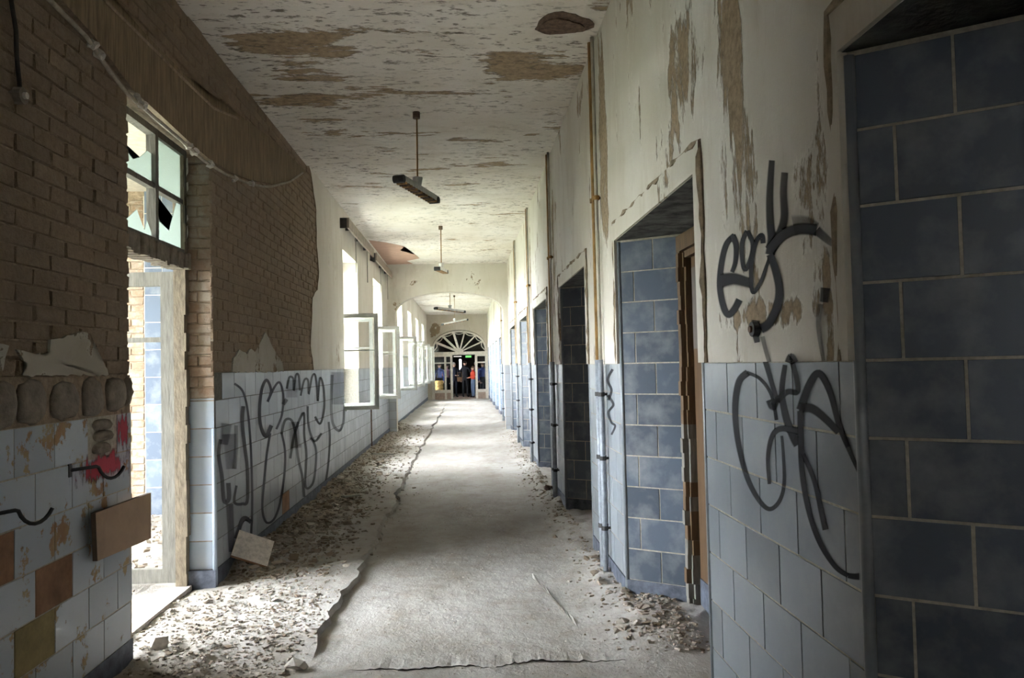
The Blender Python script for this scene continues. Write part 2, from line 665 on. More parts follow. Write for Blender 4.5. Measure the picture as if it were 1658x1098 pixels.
def lay_bricks(start, ang, length, z0, z1, skip=None, L=.25, H=.065, g=.012):
    """list of (location, angle, scale) for a running bond"""
    c, s_ = math.cos(ang), math.sin(ang)
    out = []
    z, row = z0, 0
    while z < z1 - .02:
        h = min(H, z1 - z)
        a = -(L + g) / 2 if row % 2 else 0
        while a < length - .01:
            a0, a1 = max(a, 0), min(a + L, length)
            if a1 - a0 > .03:
                P = (start[0] + c * a0, start[1] + s_ * a0, z)
                if not (skip and skip(P[1] + s_ * (a1 - a0) / 2, z + h / 2)):
                    out.append((P, ang, ((a1 - a0) / L, 1, h / H)))
            a += L + g
        z += H + g
        row += 1
    return out


def place_bricks(parent, lst, meshes=None, limit=300, key=None):
    meshes = meshes or BRICKS
    lst = sorted(lst, key=key or (lambda b: b[0][1]))
    for P, ang, sc in lst[:limit]:
        o = link('brick', random.choice(meshes), parent)
        o.location = Vector(P)
        o.rotation_euler = (random.uniform(-.01, .01), random.uniform(-.008, .008), ang)
        o.scale = (sc[0], random.uniform(.75, 1.15), sc[2])
    rest = lst[limit:]
    if rest:
        v, f = [], []
        for P, ang, sc in rest:
            me = random.choice(meshes)
            i = len(v)
            Mx = Matrix.Translation(P) @ Matrix.Rotation(ang, 4, 'Z') @ Matrix.Diagonal((sc[0], random.uniform(.75, 1.15), sc[2], 1))
            v += [tuple(Mx @ q.co) for q in me.vertices]
            f += [tuple(i + k for k in p.vertices) for p in me.polygons]
        me = bpy.data.meshes.new('brick_courses')
        me.from_pydata(v, [], f)
        me.materials.append(meshes[0].materials[0])
        o = link('brick_courses', me, parent)
        o['kind'] = 'stuff'


# ------------------------------------------------------------------ smooth value noise for the ground
LAT = rng.random((256, 256))


def vnoise(x, y):
    xi, yi = np.floor(x).astype(int), np.floor(y).astype(int)
    fx, fy = x - xi, y - yi
    fx, fy = fx * fx * (3 - 2 * fx), fy * fy * (3 - 2 * fy)
    g = lambda a, b: LAT[a % 256, b % 256]
    return (g(xi, yi) * (1 - fx) + g(xi + 1, yi) * fx) * (1 - fy) + (g(xi, yi + 1) * (1 - fx) + g(xi + 1, yi + 1) * fx) * fy - .5


def sstep(a, b, x):
    t = np.clip((x - a) / (b - a), 0, 1)
    return t * t * (3 - 2 * t)


def edge_x(y):
    """course of the broken screed edge"""
    y = np.asarray(y, float)
    return -.86 + .035 * vnoise(y * 1.9, y * 0 + 3) * 2 + .022 * vnoise(y * 9, y * 0 + 8) * 2 - .05 * sstep(8, 14, y) + .06 * sstep(16, 28, y)


def ground(x, y):
    x, y = np.asarray(x, float), np.asarray(y, float)
    h = .012 * vnoise(x * 1.7, y * 1.3) + .007 * vnoise(x * 6 + 9, y * 6) + .006 * vnoise(x * 19, y * 19 + 5)
    dl = x - XL
    rough = .055 * vnoise(x * 8 + 3, y * 8) + .035 * vnoise(x * 21, y * 21)
    pile = sstep(5.55, 6.1, y) * np.exp(-(np.maximum(dl, 0) / .34) ** 2) * (.075 + .05 * vnoise(y * .9, y * 0 + 1)) * sstep(36, 20, y)
    h = h + pile + rough * sstep(5.55, 6, y) * sstep(.75, .1, dl) * sstep(30, 14, y)
    # small heaps against the foot of the right-hand wall
    dr = XR - x
    heap = np.exp(-(np.maximum(dr, 0) / .2) ** 2) * (.055 + .06 * vnoise(y * 1.4 + 30, y * 0 + 4)) * sstep(4.0, 4.9, y) * sstep(32, 16, y)
    h = h + heap + rough * .7 * sstep(.35, .02, dr) * sstep(3.9, 4.6, y) * sstep(30, 14, y)
    h = h + .05 * np.exp(-((x - 1.05) / .3) ** 2 - ((y - 4.35) / .4) ** 2)
    # loose gravel inside the side doorway
    gr = sstep(-.95, -1.5, x) * sstep(3.0, 3.6, y) * sstep(5.9, 5.2, y)
    h = h + gr * (.018 + .03 * vnoise(x * 14, y * 14) + .02 * vnoise(x * 31, y * 31))
    # screed: the left sheet stands higher by the doorway, the right-hand one further on
    left = (x < edge_x(y)).astype(float)
    up = .038 * sstep(4.15, 4.5, y) * sstep(6.75, 6.2, y) * sstep(-2.2, -.95, x)
    g_ = ((x > edge_x(y) + .005) & (x < edge_x(y) + .035)).astype(float) * sstep(6.3, 6.6, y) * (.012 + .02 * sstep(8, 10, y)) * sstep(32, 20, y)
    h = h - g_
    h = h + left * up + left * (.016 + .016 * vnoise(y * 1.1, y * 0 + 17)) * sstep(6.4, 7.2, y) * sstep(.3, .9, dl) * sstep(33, 24, y)
    return h


# ------------------------------------------------------------------ FLOOR AND CEILING
def make_floor():
    ys = np.concatenate([np.arange(-12, 3, .2), np.arange(3, 9, .028), np.arange(9, 16, .07), np.arange(16, 36.01, .2)])
    a = np.concatenate([np.linspace(0, 1, 34)[:-1]])
    b = np.linspace(0, 1, 62)[1:]
    rows = []
    for y in ys:
        e = float(edge_x(y))
        rows.append(np.concatenate([-2.3 + (e - .004 + 2.3) * a, [e - .004, e + .010, e + .030, e + .040], e + .040 + (1.46 - e - .040) * b]))
    X = np.array(rows)
    Y = np.repeat(ys[:, None], X.shape[1], 1)
    Z = ground(X, Y)
    n, m = X.shape
    v = np.stack([X, Y, Z], -1).reshape(-1, 3)
    i = np.arange(n * m).reshape(n, m)
    f = np.stack([i[:-1, :-1], i[:-1, 1:], i[1:, 1:], i[1:, :-1]], -1).reshape(-1, 4)
    me = bpy.data.meshes.new('floor')
    me.from_pydata(v.tolist(), [], f.tolist())
    me.materials.append(MATS['dusty_floor'])
    sm = np.ones((n - 1, m - 1), bool)
    sm[:, 32:38] = False
    me.polygons.foreach_set('use_smooth', sm.reshape(-1).tolist())
    o = struct(link('floor', me), 'dusty bare concrete floor of the long corridor with a broken screed edge', 'floor')
    b_ = MB()
    b_.box((-2.3, -12, -.2), (1.46, 36, -.12), 'grout_dark')
    b_.build('subfloor', o)
    return o


floor = make_floor()


def lip(pts, h, parent):
    """a buckled edge of the screed that stands up out of the floor"""
    b = MB()
    n = 40
    top, bot, back = [], [], []
    for k in range(n + 1):
        t = k / n
        s_ = t * (len(pts) - 1)
        j = min(int(s_), len(pts) - 2)
        x = pts[j][0] * (1 - s_ + j) + pts[j + 1][0] * (s_ - j)
        y = pts[j][1] * (1 - s_ + j) + pts[j + 1][1] * (s_ - j) + random.uniform(-.012, .012)
        z = float(ground(x, y))
        hh = h * math.sin(math.pi * t) ** .7 * random.uniform(.6, 1)
        top.append((x, y, z + hh))
        bot.append((x, y + .015, z - .01))
        back.append((x, y + .16, z + .001))
    for k in range(n):
        b.quad((bot[k], bot[k + 1], top[k + 1], top[k]), 'grout_dark')
        b.quad((top[k], top[k + 1], back[k + 1], back[k]), 'dusty_floor')
    return b.build('screed_edge', parent)


lip([(-.66, 4.02), (-.35, 3.99), (-.05, 4.0), (.12, 3.95)], .010, floor)
lip([(.10, 3.97), (.3, 4.02), (.5, 4.0), (.80, 3.96)], .013, floor)
lip([(.45, 5.6), (.55, 5.0), (.62, 4.5)], .012, floor)

bmc = MB()
bmc.box((XL - TL, YB - .2, HC), (XR + .9, YEND + .3, HC + .2), 'plaster_ceiling')
ceiling = struct(bmc.build('ceiling'), 'cream corridor ceiling with peeling brown patches and dark mould specks', 'ceiling')
# broken-out hole round the heating pipes and torn patch of bare reed matting near the cross arch
hole = []
for k in range(26):
    an = 2 * math.pi * k / 26
    r_ = 1 + .12 * math.sin(3 * an + 1) + random.uniform(-.06, .06)
    hole.append((.73 + .2 * r_ * math.cos(an), 5.28 + .17 * r_ * math.sin(an), HC))
slab('broken_patch', hole, (0, 0, -1), .006, 'rust_dark', ceiling)
slab('broken_patch', [(x * .78 + .73 * .22 - .02, y * .7 + 5.28 * .3 + .03, HC - .006) for x, y, z in hole], (0, 0, -1), .01, 'rust_dark', ceiling)
pp = [(XL + .02, 14.4), (-1.5, 14.7), (-1.2, 15.2), (-1.3, 15.7), (-1.05, 16.3), (-.98, 16.9), (-1.3, 17.3), (-1.2, 17.8), (XL + .02, 17.85)]
slab('bare_reed_patch', [(x + random.uniform(-.03, .03), y, HC) for x, y in pp], (0, 0, -1), .006, 'reed_ceiling', ceiling)

# ------------------------------------------------------------------ LEFT WALL
# near stretch: bare bricks above, tiles below
b = MB()
b.box((XL - TLD, -1.5, 0), (XL - .009, DJ0, 1.34), 'grout')
b.box((XL - TLD, -1.5, 1.34), (XL - .012, DJ0, DADO), 'mortar')
b.box((XL - TLD, -1.5, DADO), (XL - .024, DJ0, HC), 'mortar')
wall_l = struct(b.build('wall_left'), 'dark bare brick corridor wall with chipped blue tiles, nearest on the left', 'wall')
bk = lay_bricks((XL - .024, 1.9), math.pi / 2, DJ0 - 1.9, DADO + .005, HC)
bk += [((P[0], P[1], P[2]), a, s_) for P, a, s_ in lay_bricks((XL - .30, DJ0 - .02), math.pi, .001, 0, .01)]
place_bricks(wall_l, bk, key=lambda q: -q[0][1])


def near_pick(y, z, row, m):
    p = lambda a, c, d: abs(y - a) < d and abs(z - c) < .1
    if p(3.02, .84, .15) or p(3.1, .04, .2):
        return 'tile_bare'
    if 1.14 < z < 1.34 and 3.72 < y < 4.05:
        return None
    if row == 2 and 3.38 < y < 3.6:
        return 'tile_bare'
    if row == 1 and 3.30 < y < 3.62:
        return 'tile_ochre'
    return m


tile_run(wall_l, (XL - .009, 1.9), math.pi / 2, DJ0 - 1.9, BASE, 1.34, 'tile_near', first=.07, pick=near_pick)
bmb = MB()
bmb.box((XL - .012, 1.9, -.02), (XL - .003, DJ0, BASE), 'tile_base')
bmb.build('plinth', wall_l)
# bare mortar dabs where the top row of tiles has come off
lump_specs = [(3.05, 1.44, .13, .10), (3.30, 1.44, .11, .098), (3.56, 1.435, .115, .095), (3.82, 1.44, .105, .10), (4.07, 1.445, .11, .095), (4.21, 1.45, .035, .085), (2.75, 1.44, .13, .1), (2.45, 1.44, .13, .1),
              (3.90, 1.30, .085, .03), (3.91, 1.245, .09, .028), (3.90, 1.185, .085, .03)]
for ly, lz, ry, rz in lump_specs:
    bm = bmesh.new()
    bmesh.ops.create_icosphere(bm, subdivisions=3, radius=1)
    ph = random.uniform(0, 20)
    for v in bm.verts:
        c = v.co
        n_ = float(vnoise(np.array(c.y * 1.7 + ph), np.array(c.z * 1.7 + ph * .3)))
        m_ = float(vnoise(np.array(c.y * 6 + ph), np.array(c.z * 6 + 4)))
        sq = 1 / max(abs(c.y), abs(c.z), .55) ** .45
        v.co = (c.x * .034 * (1 + n_ * .9 + .5 * m_), c.y * ry * sq * .93 * (1 + .22 * n_), c.z * rz * sq * .93 * (1 + .22 * n_ + .1 * m_))
    me = bpy.data.meshes.new('mortar_dab')
    bm.to_mesh(me)
    bm.free()
    me.materials.append(MATS['mortar_lump'])
    me.polygons.foreach_set('use_smooth', [True] * len(me.polygons))
    o = link('mortar_dab', me, wall_l)
    o.location = (XL - .012, ly, lz)
# left-over plaster above it
pl = [on_x(x, y, XL - .012) for x, y in [(32, 608), (40, 590), (22, 566), (33, 568), (48, 578), (60, 572), (66, 584), (76, 570), (78, 550), (92, 548), (105, 543), (128, 537), (142, 541), (147, 560), (151, 580), (160, 578), (166, 592), (172, 607)]]
slab('plaster_remnant', ragged(pl, .008, .03), (1, 0, 0), .012, 'plaster_jamb', wall_l)
pl = [on_x(x, y, XL - .012) for x, y in [(-40, 600), (-40, 560), (0, 557), (10, 560), (4, 578), (0, 600)]]
slab('plaster_remnant', ragged(pl, .008, .03), (1, 0, 0), .012, 'plaster_jamb', wall_l)

# brick stretch between the doorway and the first window
YP = 9.62
W_Y = [11.45, 15.15, 20.4, 24.1, 27.85, 31.6]
WW, WZ0, WZ1, WT = 1.55, .92, 3.32, 2.33
b = MB()
b.box((XL - TLD, DJ1 + .03, 0), (XL - .012, YP, DADO), 'grout_dark', {'-y': 'mortar'})
b.box((XL - TLD, DJ1 + .03, DADO), (XL - .024, YP, HC), 'mortar')
b.box((XL - TLD, DJ0, 3.16), (XL - .024, DJ1 + .03, HC), 'mortar')
wall_l1 = struct(b.build('wall_left'), 'bare brick wall above a graffitied tile dado, between side doorway and first window', 'wall')
bk = lay_bricks((XL - .024, DJ1), math.pi / 2, YP - DJ1 + .0, DADO + .005, HC)
bj = lay_bricks((XL - .24, DJ1 + .03), 0, .23, 1.36, 3.1)
bl = lay_bricks((XL - .024, DJ0 + .01), math.pi / 2, DJ1 - DJ0 - .02, 3.17, HC)
place_bricks(wall_l1, bj, BRICKS_O, 60)
for o in [c for c in wall_l1.children if c.name.startswith('brick')]:
    pass
place_bricks(wall_l1, bl + bk, limit=270)


def l1_pick(y, z, row, m):
    if z > 1.34 and y < 5.86:
        return None
    if 1.14 < z < 1.34 and y < 5.76:
        return None
    if abs(y - 6.55) < .14 and abs(z - .84) < .1 or abs(y - 7.7) < .13 and abs(z - .24) < .1:
        return 'tile_bare'
    return m


tile_run(wall_l1, (XL - .012, DJ1), math.pi / 2, W_Y[0] - DJ1, BASE, DADO, 'tile_left', first=.1, pick=l1_pick)
tile_run(wall_l1, (XL - .235, DJ1 + .03), 0, .225, BASE, 1.36, 'tile_jamb', tw=.45, first=.0)
b = MB()
b.box((XL - .24, DJ1 - .01, -.02), (XL, DJ1 + .03, BASE), 'tile_base')
b.box((XL - .012, DJ1 + .03, -.02), (XL - .002, W_Y[0], BASE), 'tile_base')
b.build('plinth', wall_l1)
b = MB()
b.tube([(XL - .010, DJ1 + .012, .0), (XL - .010, DJ1 + .012, 1.14)], .017, 'tile_jamb', 10)
b.build('corner_trim', wall_l1, True)
pl = [on_x(x, y, XL - .012) for x, y in [(374, 602), (376, 580), (385, 566), (398, 574), (404, 565), (413, 572), (428, 538), (436, 555), (446, 575), (455, 585), (458, 602)]]
slab('plaster_remnant', ragged(pl, .01, .05), (1, 0, 0), .012, 'plaster_jamb', wall_l1)
# sagging strip of reed matting below the ceiling, over the doorway
rp = [(60, -30), (140, 58), (205, 146), (250, 186), (300, 232), (330, 257), (365, 279), (400, 292), (440, 299), (465, 294), (492, 279), (470, 258), (430, 222), (385, 190), (345, 174), (290, 120), (230, 60), (170, 0), (150, -30)]
slab('reed_matting', [on_x(x, y, XL - .02) for x, y in rp], (1, 0, 0), .035, 'reed', wall_l1, 'mortar')
bb = MB()
pts = [on_x(x, y, XL + .012) for x, y in [(150, -40), (170, 2), (230, 62), (290, 122), (345, 175), (385, 192)]]
bb.tube(pts, [.012] * 6, 'mortar', 6)
bb.build('lath', wall_l1)

# plastered stretch with the windows
def left_windows(y0, y1, wins, ragged_start, label):
    bw = MB()
    x0, x1 = XL - TL, XL
    lowm = 'tiles_far_left' if y0 > 17 else 'grout_dark'

    def col(a, c):
        bw.box((x0, a, 0), (x1 - (.0 if y0 > 17 else .010), c, DADO), lowm)
        bw.box((x0, a, DADO), (x1, c, HC), 'plaster_left')
    ya = y0
    for w in wins:
        if w - ya > .01:
            col(ya, w)
        bw.box((x0, w, 0), (x1 - (.0 if y0 > 17 else .010), w + WW, WZ0), lowm, {'+z': 'old_white'})
        bw.box((x0, w, WZ1), (x1, w + WW, HC), 'plaster_left')
        ya = w + WW
    col(ya, y1)
    return struct(bw.build('wall_left'), label, 'wall')


wall_l2 = left_windows(YP, YARCH, W_Y[:2], True, 'cream plastered wall with two tall windows before the cross arch, left side')
# ragged break line of the plaster towards the bricks
brk = [on_x(x, y, XL) for x, y in [(500, 255), (505, 290), (512, 340), (513, 400), (517, 440), (514, 470), (506, 482), (505, 520), (503, 560), (508, 602)]]
edge_pts = ragged([(XL, p.y, p.z) for p in brk], .015, .08, False)
edge_pts[0].z = HC
edge_pts[-1].z = DADO
kb = MB()
ep = sorted([(min(p.y, YP - .03), p.z) for p in edge_pts], key=lambda q: q[1])
for (ya_, za_), (yb_, zb_) in zip(ep, ep[1:]):
    kb.quad([(XL + .002, ya_, za_), (XL + .002, yb_, zb_), (XL + .002, YP + .02, zb_), (XL + .002, YP + .02, za_)], 'plaster_left')
    kb.quad([(XL + .002, ya_, za_), (XL + .002, yb_, zb_), (XL - .03, yb_, zb_), (XL - .03, ya_, za_)], 'mortar')
kb.build('plaster_edge', wall_l2)


def l2_pick(y, z, row, m):
    for w in W_Y[:2]:
        if w < y < w + WW and z > WZ0 - .05:
            return None
    return m


def l2_tiles():
    segs = [(W_Y[0], W_Y[0] + WW, 1), (W_Y[0] + WW, W_Y[1], 0), (W_Y[1], W_Y[1] + WW, 1), (W_Y[1] + WW, YARCH, 0)]
    for a, c, win in segs:
        tile_run(wall_l2, (XL - .010, a), math.pi / 2, c - a, BASE, WZ0 if win else DADO, 'tile_left', first=.05)


l2_tiles()
bx('plinth', (XL - .012, W_Y[0], -.02), (XL - .001, YARCH, BASE), 'tile_base', wall_l2)
wall_l0 = left_windows(YB, -1.5, [-8.0], False, 'plastered left wall behind the viewpoint')  # unseen window opening, added to light the near niches and right wall
wall_l3 = left_windows(YARCH, YEND, W_Y[2:], False, 'far plastered wall with four windows beyond the cross arch, left side')
bx('plinth', (XL - .012, YARCH, -.02), (XL + .002, YEND, BASE), 'tile_base', wall_l3)


# ------------------------------------------------------------------ WINDOWS
def frame_mb(u0, u1, z0, z1, w, d, m, pt, bars_u=(), bars_z=()):
    """rectangular frame in a vertical plane; pt(u, z) gives the 3D point"""
    k = MB()
    nrm = (Vector(pt(1, 0)) - Vector(pt(0, 0))).cross(Vector((0, 0, 1)))
    h = w / 2
    k.bar(pt(u0 + h, z0), pt(u0 + h, z1), w, d, m, nrm)
    k.bar(pt(u1 - h, z0), pt(u1 - h, z1), w, d, m, nrm)
    k.bar(pt(u0 + w, z0 + h), pt(u1 - w, z0 + h), d, w, m)
    k.bar(pt(u0 + w, z1 - h), pt(u1 - w, z1 - h), d, w, m)
    return k


def bars_child(parent, lst, m):
    for p, q, w, d in lst:
        k = MB()
        nrm = Vector((1, 0, 0)) if abs((Vector(q) - Vector(p)).normalized().x) < .5 else Vector((0, 1, 0))
        k.bar(p, q, w, d, m, nrm)
        k.build('glazing_bar', parent)


def pane(parent, pts, nrm, m='clear_glass', t=.004):
    slab('pane', pts, nrm, t, m, parent)


def make_window(n, y0, label, glass=True):
    root = link('window_%d' % n, None)
    root.location = (0, 0, 0)
    struct(root, label, 'window')
    xo = XL - .30
    y1 = y0 + WW
    ym = (y0 + y1) / 2
    P = lambda u, z: (xo, u, z)
    fr = frame_mb(y0, y1, WZ0, WZ1, .06, .09, 'white_wood', P)
    fr.bar((xo, y0 + .06, WT), (xo, y1 - .06, WT), .09, .07, 'white_wood')
    fr.bar((xo, ym, WZ0 + .06), (xo, ym, WZ1 - .06), .06, .08, 'white_wood', (1, 0, 0))
    fr.build('frame', root)
    # upper lights
    for a, c in ((y0 + .06, ym - .03), (ym + .03, y1 - .06)):
        s_ = frame_mb(a, c, WT + .035, WZ1 - .06, .045, .045, 'white_wood', P).build('upper_light', root)
        zc = (WT + WZ1) / 2
        bars_child(s_, [((xo, a + .045, zc), (xo, c - .045, zc), .022, .03)], 'white_wood')
        if glass:
            pane(s_, [(xo, a + .04, zc + .01), (xo, c - .04, zc + .01), (xo, c - .04, WZ1 - .1), (xo, a + .04, WZ1 - .1)], (1, 0, 0))
    # far casement, closed
    a, c = ym + .03, y1 - .06
    s_ = frame_mb(a, c, WZ0 + .06, WT - .035, .05, .045, 'white_wood', P).build('casement', root)
    zc = WZ0 + .85
    bars_child(s_, [((xo, a + .05, zc), (xo, c - .05, zc), .022, .03)], 'white_wood')
    pane(s_, [(xo, a + .045, zc), (xo, c - .045, zc), (xo, c - .045, WT - .08), (xo, a + .045, WT - .08)], (1, 0, 0))
    # near casements, swung into the corridor
    for yy, xa, xb, z0, z1, wst, ang in ((y0 + .05, XL - .16, XL + .50, WZ0 + .01, WT + .03, .062, .0), (y0 + .17, XL - .26, XL + .40, WZ0 + .05, WT - .03, .052, .06)):
        dx, dy = math.cos(ang), math.sin(ang)
        Q = lambda u, z, xa=xa, yy=yy, dx=dx, dy=dy: (xa + u * dx, yy + u * dy, z)
        L_ = xb - xa
        s_ = frame_mb(0, L_, z0, z1, wst, .045, 'white_wood', Q).build('casement', root)
        zc = z0 + .88
        bars_child(s_, [(Q(wst, zc), Q(L_ - wst, zc), .022, .03)], 'white_wood')
        if glass:
            pane(s_, [Q(wst, z0 + wst), Q(L_ - wst, z0 + wst), Q(L_ - wst, zc - .011), Q(wst, zc - .011)], (0, 1, 0))
            pane(s_, [Q(wst, zc + .011), Q(L_ - wst, zc + .011), Q(L_ - wst, z1 - wst), Q(wst, z1 - wst)], (0, 1, 0))
    k = MB()
    k.box((XL - .27, y0, WZ0 - .005), (XL + .03, y1, WZ0 + .02), 'white_wood')
    k.build('sill', root)
    return root


WL = ['nearest tall white window with its casement swung into the corridor', 'second white window, open casement just before the cross arch',
      'first white window beyond the cross arch, casement open', 'second white window beyond the cross arch', 'third white window beyond the cross arch', 'farthest white window, open casement beside the arched end door']
for i_, y_ in enumerate(W_Y):
    make_window(i_ + 1, y_, WL[i_], glass=i_ != 0 or True)

# ------------------------------------------------------------------ CROSS ARCH AND END WALL
def arch_wall(y0, y1, xa, xb, zs, zc, m, name, label, low=None):
    """wall across the corridor with an arched opening from xa to xb"""
    bw = MB()
    n = 36
    cx, rx, rz = (xa + xb) / 2, (xb - xa) / 2, zc - zs
    cur = [(xa, 0)] + [(cx - rx * math.cos(math.pi * k / n), zs + rz * math.sin(math.pi * k / n) ** .8) for k in range(n + 1)] + [(xb, 0)]
    x0, x1 = XL - .02, XR + .02
    for yy in (y0, y1):
        for za, zb, mm in ((0, DADO, low or m), (DADO, zs, m)):
            bw.quad([(x0, yy, za), (xa, yy, za), (xa, yy, zb), (x0, yy, zb)], mm)
            bw.quad([(xb, yy, za), (x1, yy, za), (x1, yy, zb), (xb, yy, zb)], mm)
        bw.quad([(x0, yy, zs), (xa, yy, zs), (xa, yy, HC), (x0, yy, HC)], m)
        bw.quad([(xb, yy, zs), (x1, yy, zs), (x1, yy, HC), (xb, yy, HC)], m)
        for p, q in zip(cur[1:-1], cur[2:-1]):
            bw.quad([(p[0], yy, p[1]), (q[0], yy, q[1]), (q[0], yy, HC), (p[0], yy, HC)], m)
    for p, q in zip(cur, cur[1:]):
        bw.quad([(p[0], y0, p[1]), (q[0], y0, q[1]), (q[0], y1, q[1]), (p[0], y1, p[1])], m)
    return struct(bw.build(name), label, 'wall'), cur


wall_mid, _c = arch_wall(YARCH, YARCH + .3, XL + .17, XR - .12, 2.74, 3.28, 'plaster_cross', 'wall_middle', 'cream cross wall with a flat arch spanning the middle of the corridor', 'tiles_far_cross')
wall_end, ecur = arch_wall(YEND, YEND + .35, -1.60, .98, 2.16, 3.22, 'plaster_end', 'wall_end', 'far end wall of the corridor round the arched glazed door')
b = MB()
b.box((XL - TL, YB - .2, 0), (XR + .9, YB, HC), 'plaster_left')
struct(b.build('wall_back'), 'plastered corridor wall behind the viewpoint', 'wall')


def end_door():
    y = YEND + .12
    root = struct(link('door_1', None), 'white arched double door screen with a fanlight at the far end', 'door')
    m = 'old_white'
    W = .10
    k = MB()
    k.box((-1.60, y - .05, 2.06), (.98, y + .05, 2.20), m)
    k.build('transom_beam', root)
    for x0, x1 in ((-1.60, -1.48), (-1.02, -.93), (-.74, -.64), (.42, .52), (.88, .98)):
        bx('post', (x0, y - .05, 0), (x1, y + .05, 2.06), m, root)
    # fixed side lights with panes and a low panel
    for x0, x1 in ((-1.48, -1.02), (-.93, -.74), (.52, .88)):
        pn = bx('panel', (x0, y - .02, 0), (x1, y + .02, .30), 'dark_paint', root)
        bx('rail', (x0, y - .035, .30), (x1, y + .035, .44), m, root)
        bx('rail', (x0, y - .03, 1.66), (x1, y + .03, 1.72), m, root)
        bx('rail', (x0, y - .03, 1.98), (x1, y + .03, 2.06), m, root)
        for z0, z1 in ((.44, 1.66), (1.72, 1.98)):
            pane(root, [(x0, y, z0), (x1, y, z0), (x1, y, z1), (x0, y, z1)], (0, 1, 0))
    # fanlight: outer rim, hub, rays, inner scalloped arc
    fan = link('fanlight', None, root)
    cx, zb = -.31, 2.20
    rx, rz = 1.27, 1.0
    N = 24
    def el(t, s_=1.0):
        return (cx - rx * s_ * math.cos(t), y, zb + rz * s_ * math.sin(t) ** .8 - .02)
    k = MB()
    pr = [el(math.pi * j / N, .97) for j in range(N + 1)]
    for p, q in zip(pr, pr[1:]):
        k.bar(p, q, .09, .08, m, (0, 1, 0))
    k.build('rim', fan)
    k = MB()
    hub = [(cx - .2 * math.cos(math.pi * j / 8), y, zb + .16 * math.sin(math.pi * j / 8)) for j in range(9)]
    k.quad([(p[0], y - .04, p[2]) for p in hub], m)
    k.quad([(p[0], y + .04, p[2]) for p in hub], m)
    for p, q in zip(hub, hub[1:]):
        k.quad([(p[0], y - .04, p[2]), (q[0], y - .04, q[2]), (q[0], y + .04, q[2]), (p[0], y + .04, p[2])], m)
    k.build('hub', fan)
    ang = [math.pi * f for f in (.14, .28, .43, .57, .72, .86)]
    for i, t in enumerate(ang):
        k = MB()
        k.bar((cx - .15 * math.cos(t), y, zb + .1 * math.sin(t)), el(t, .95), .06 if i > 2 else .10, .05, m, (0, 1, 0))
        k.build('ray', fan)
    aa = [0.05] + ang + [math.pi - .05]
    for t0, t1 in zip(aa, aa[1:]):
        k = MB()
        pr = []
        for j in range(7):
            t = t0 + (t1 - t0) * j / 6
            pr.append(el(t, .93 - .09 * math.sin(math.pi * j / 6)))
        for p, q in zip(pr, pr[1:]):
            k.bar(p, q, .035, .04, m, (0, 1, 0))
        k.build('scallop', fan)
    pane(fan, [el(math.pi * j / N, .9) for j in range(N + 1)], (0, 1, 0))
    # door leaf opened away into the hall
    k = frame_mb(0, 1.0, .02, 2.04, .09, .045, m, lambda u, z: (.44, y + .06 + u, z))
    k.build('open_leaf', root)


end_door()

# hall behind the end door
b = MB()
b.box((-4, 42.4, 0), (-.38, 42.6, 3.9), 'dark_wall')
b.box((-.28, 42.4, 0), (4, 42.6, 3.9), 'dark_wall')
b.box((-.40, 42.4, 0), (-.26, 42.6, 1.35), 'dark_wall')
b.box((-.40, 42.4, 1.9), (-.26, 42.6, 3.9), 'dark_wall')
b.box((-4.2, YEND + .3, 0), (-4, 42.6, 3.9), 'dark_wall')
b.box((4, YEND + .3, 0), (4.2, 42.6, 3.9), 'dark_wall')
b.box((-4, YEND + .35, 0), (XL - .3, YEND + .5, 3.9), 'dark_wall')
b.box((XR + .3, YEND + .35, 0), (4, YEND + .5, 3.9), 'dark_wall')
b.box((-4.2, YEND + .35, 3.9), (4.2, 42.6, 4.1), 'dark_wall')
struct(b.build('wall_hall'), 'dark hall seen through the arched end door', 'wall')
b = MB()
b.box((-4.2, YEND + .3, -.1), (4.2, 42.6, .02), 'dark_paint')
struct(b.build('floor_hall'), 'dim floor of the hall behind the arched end door', 'floor')

# ------------------------------------------------------------------ RIGHT WALL: bays of a splayed door niche and a pier
PX = XR - .014
XI = XR + ND
DY = ND * math.tan(NA)
LS = ND / math.cos(NA)
NDOOR = 10


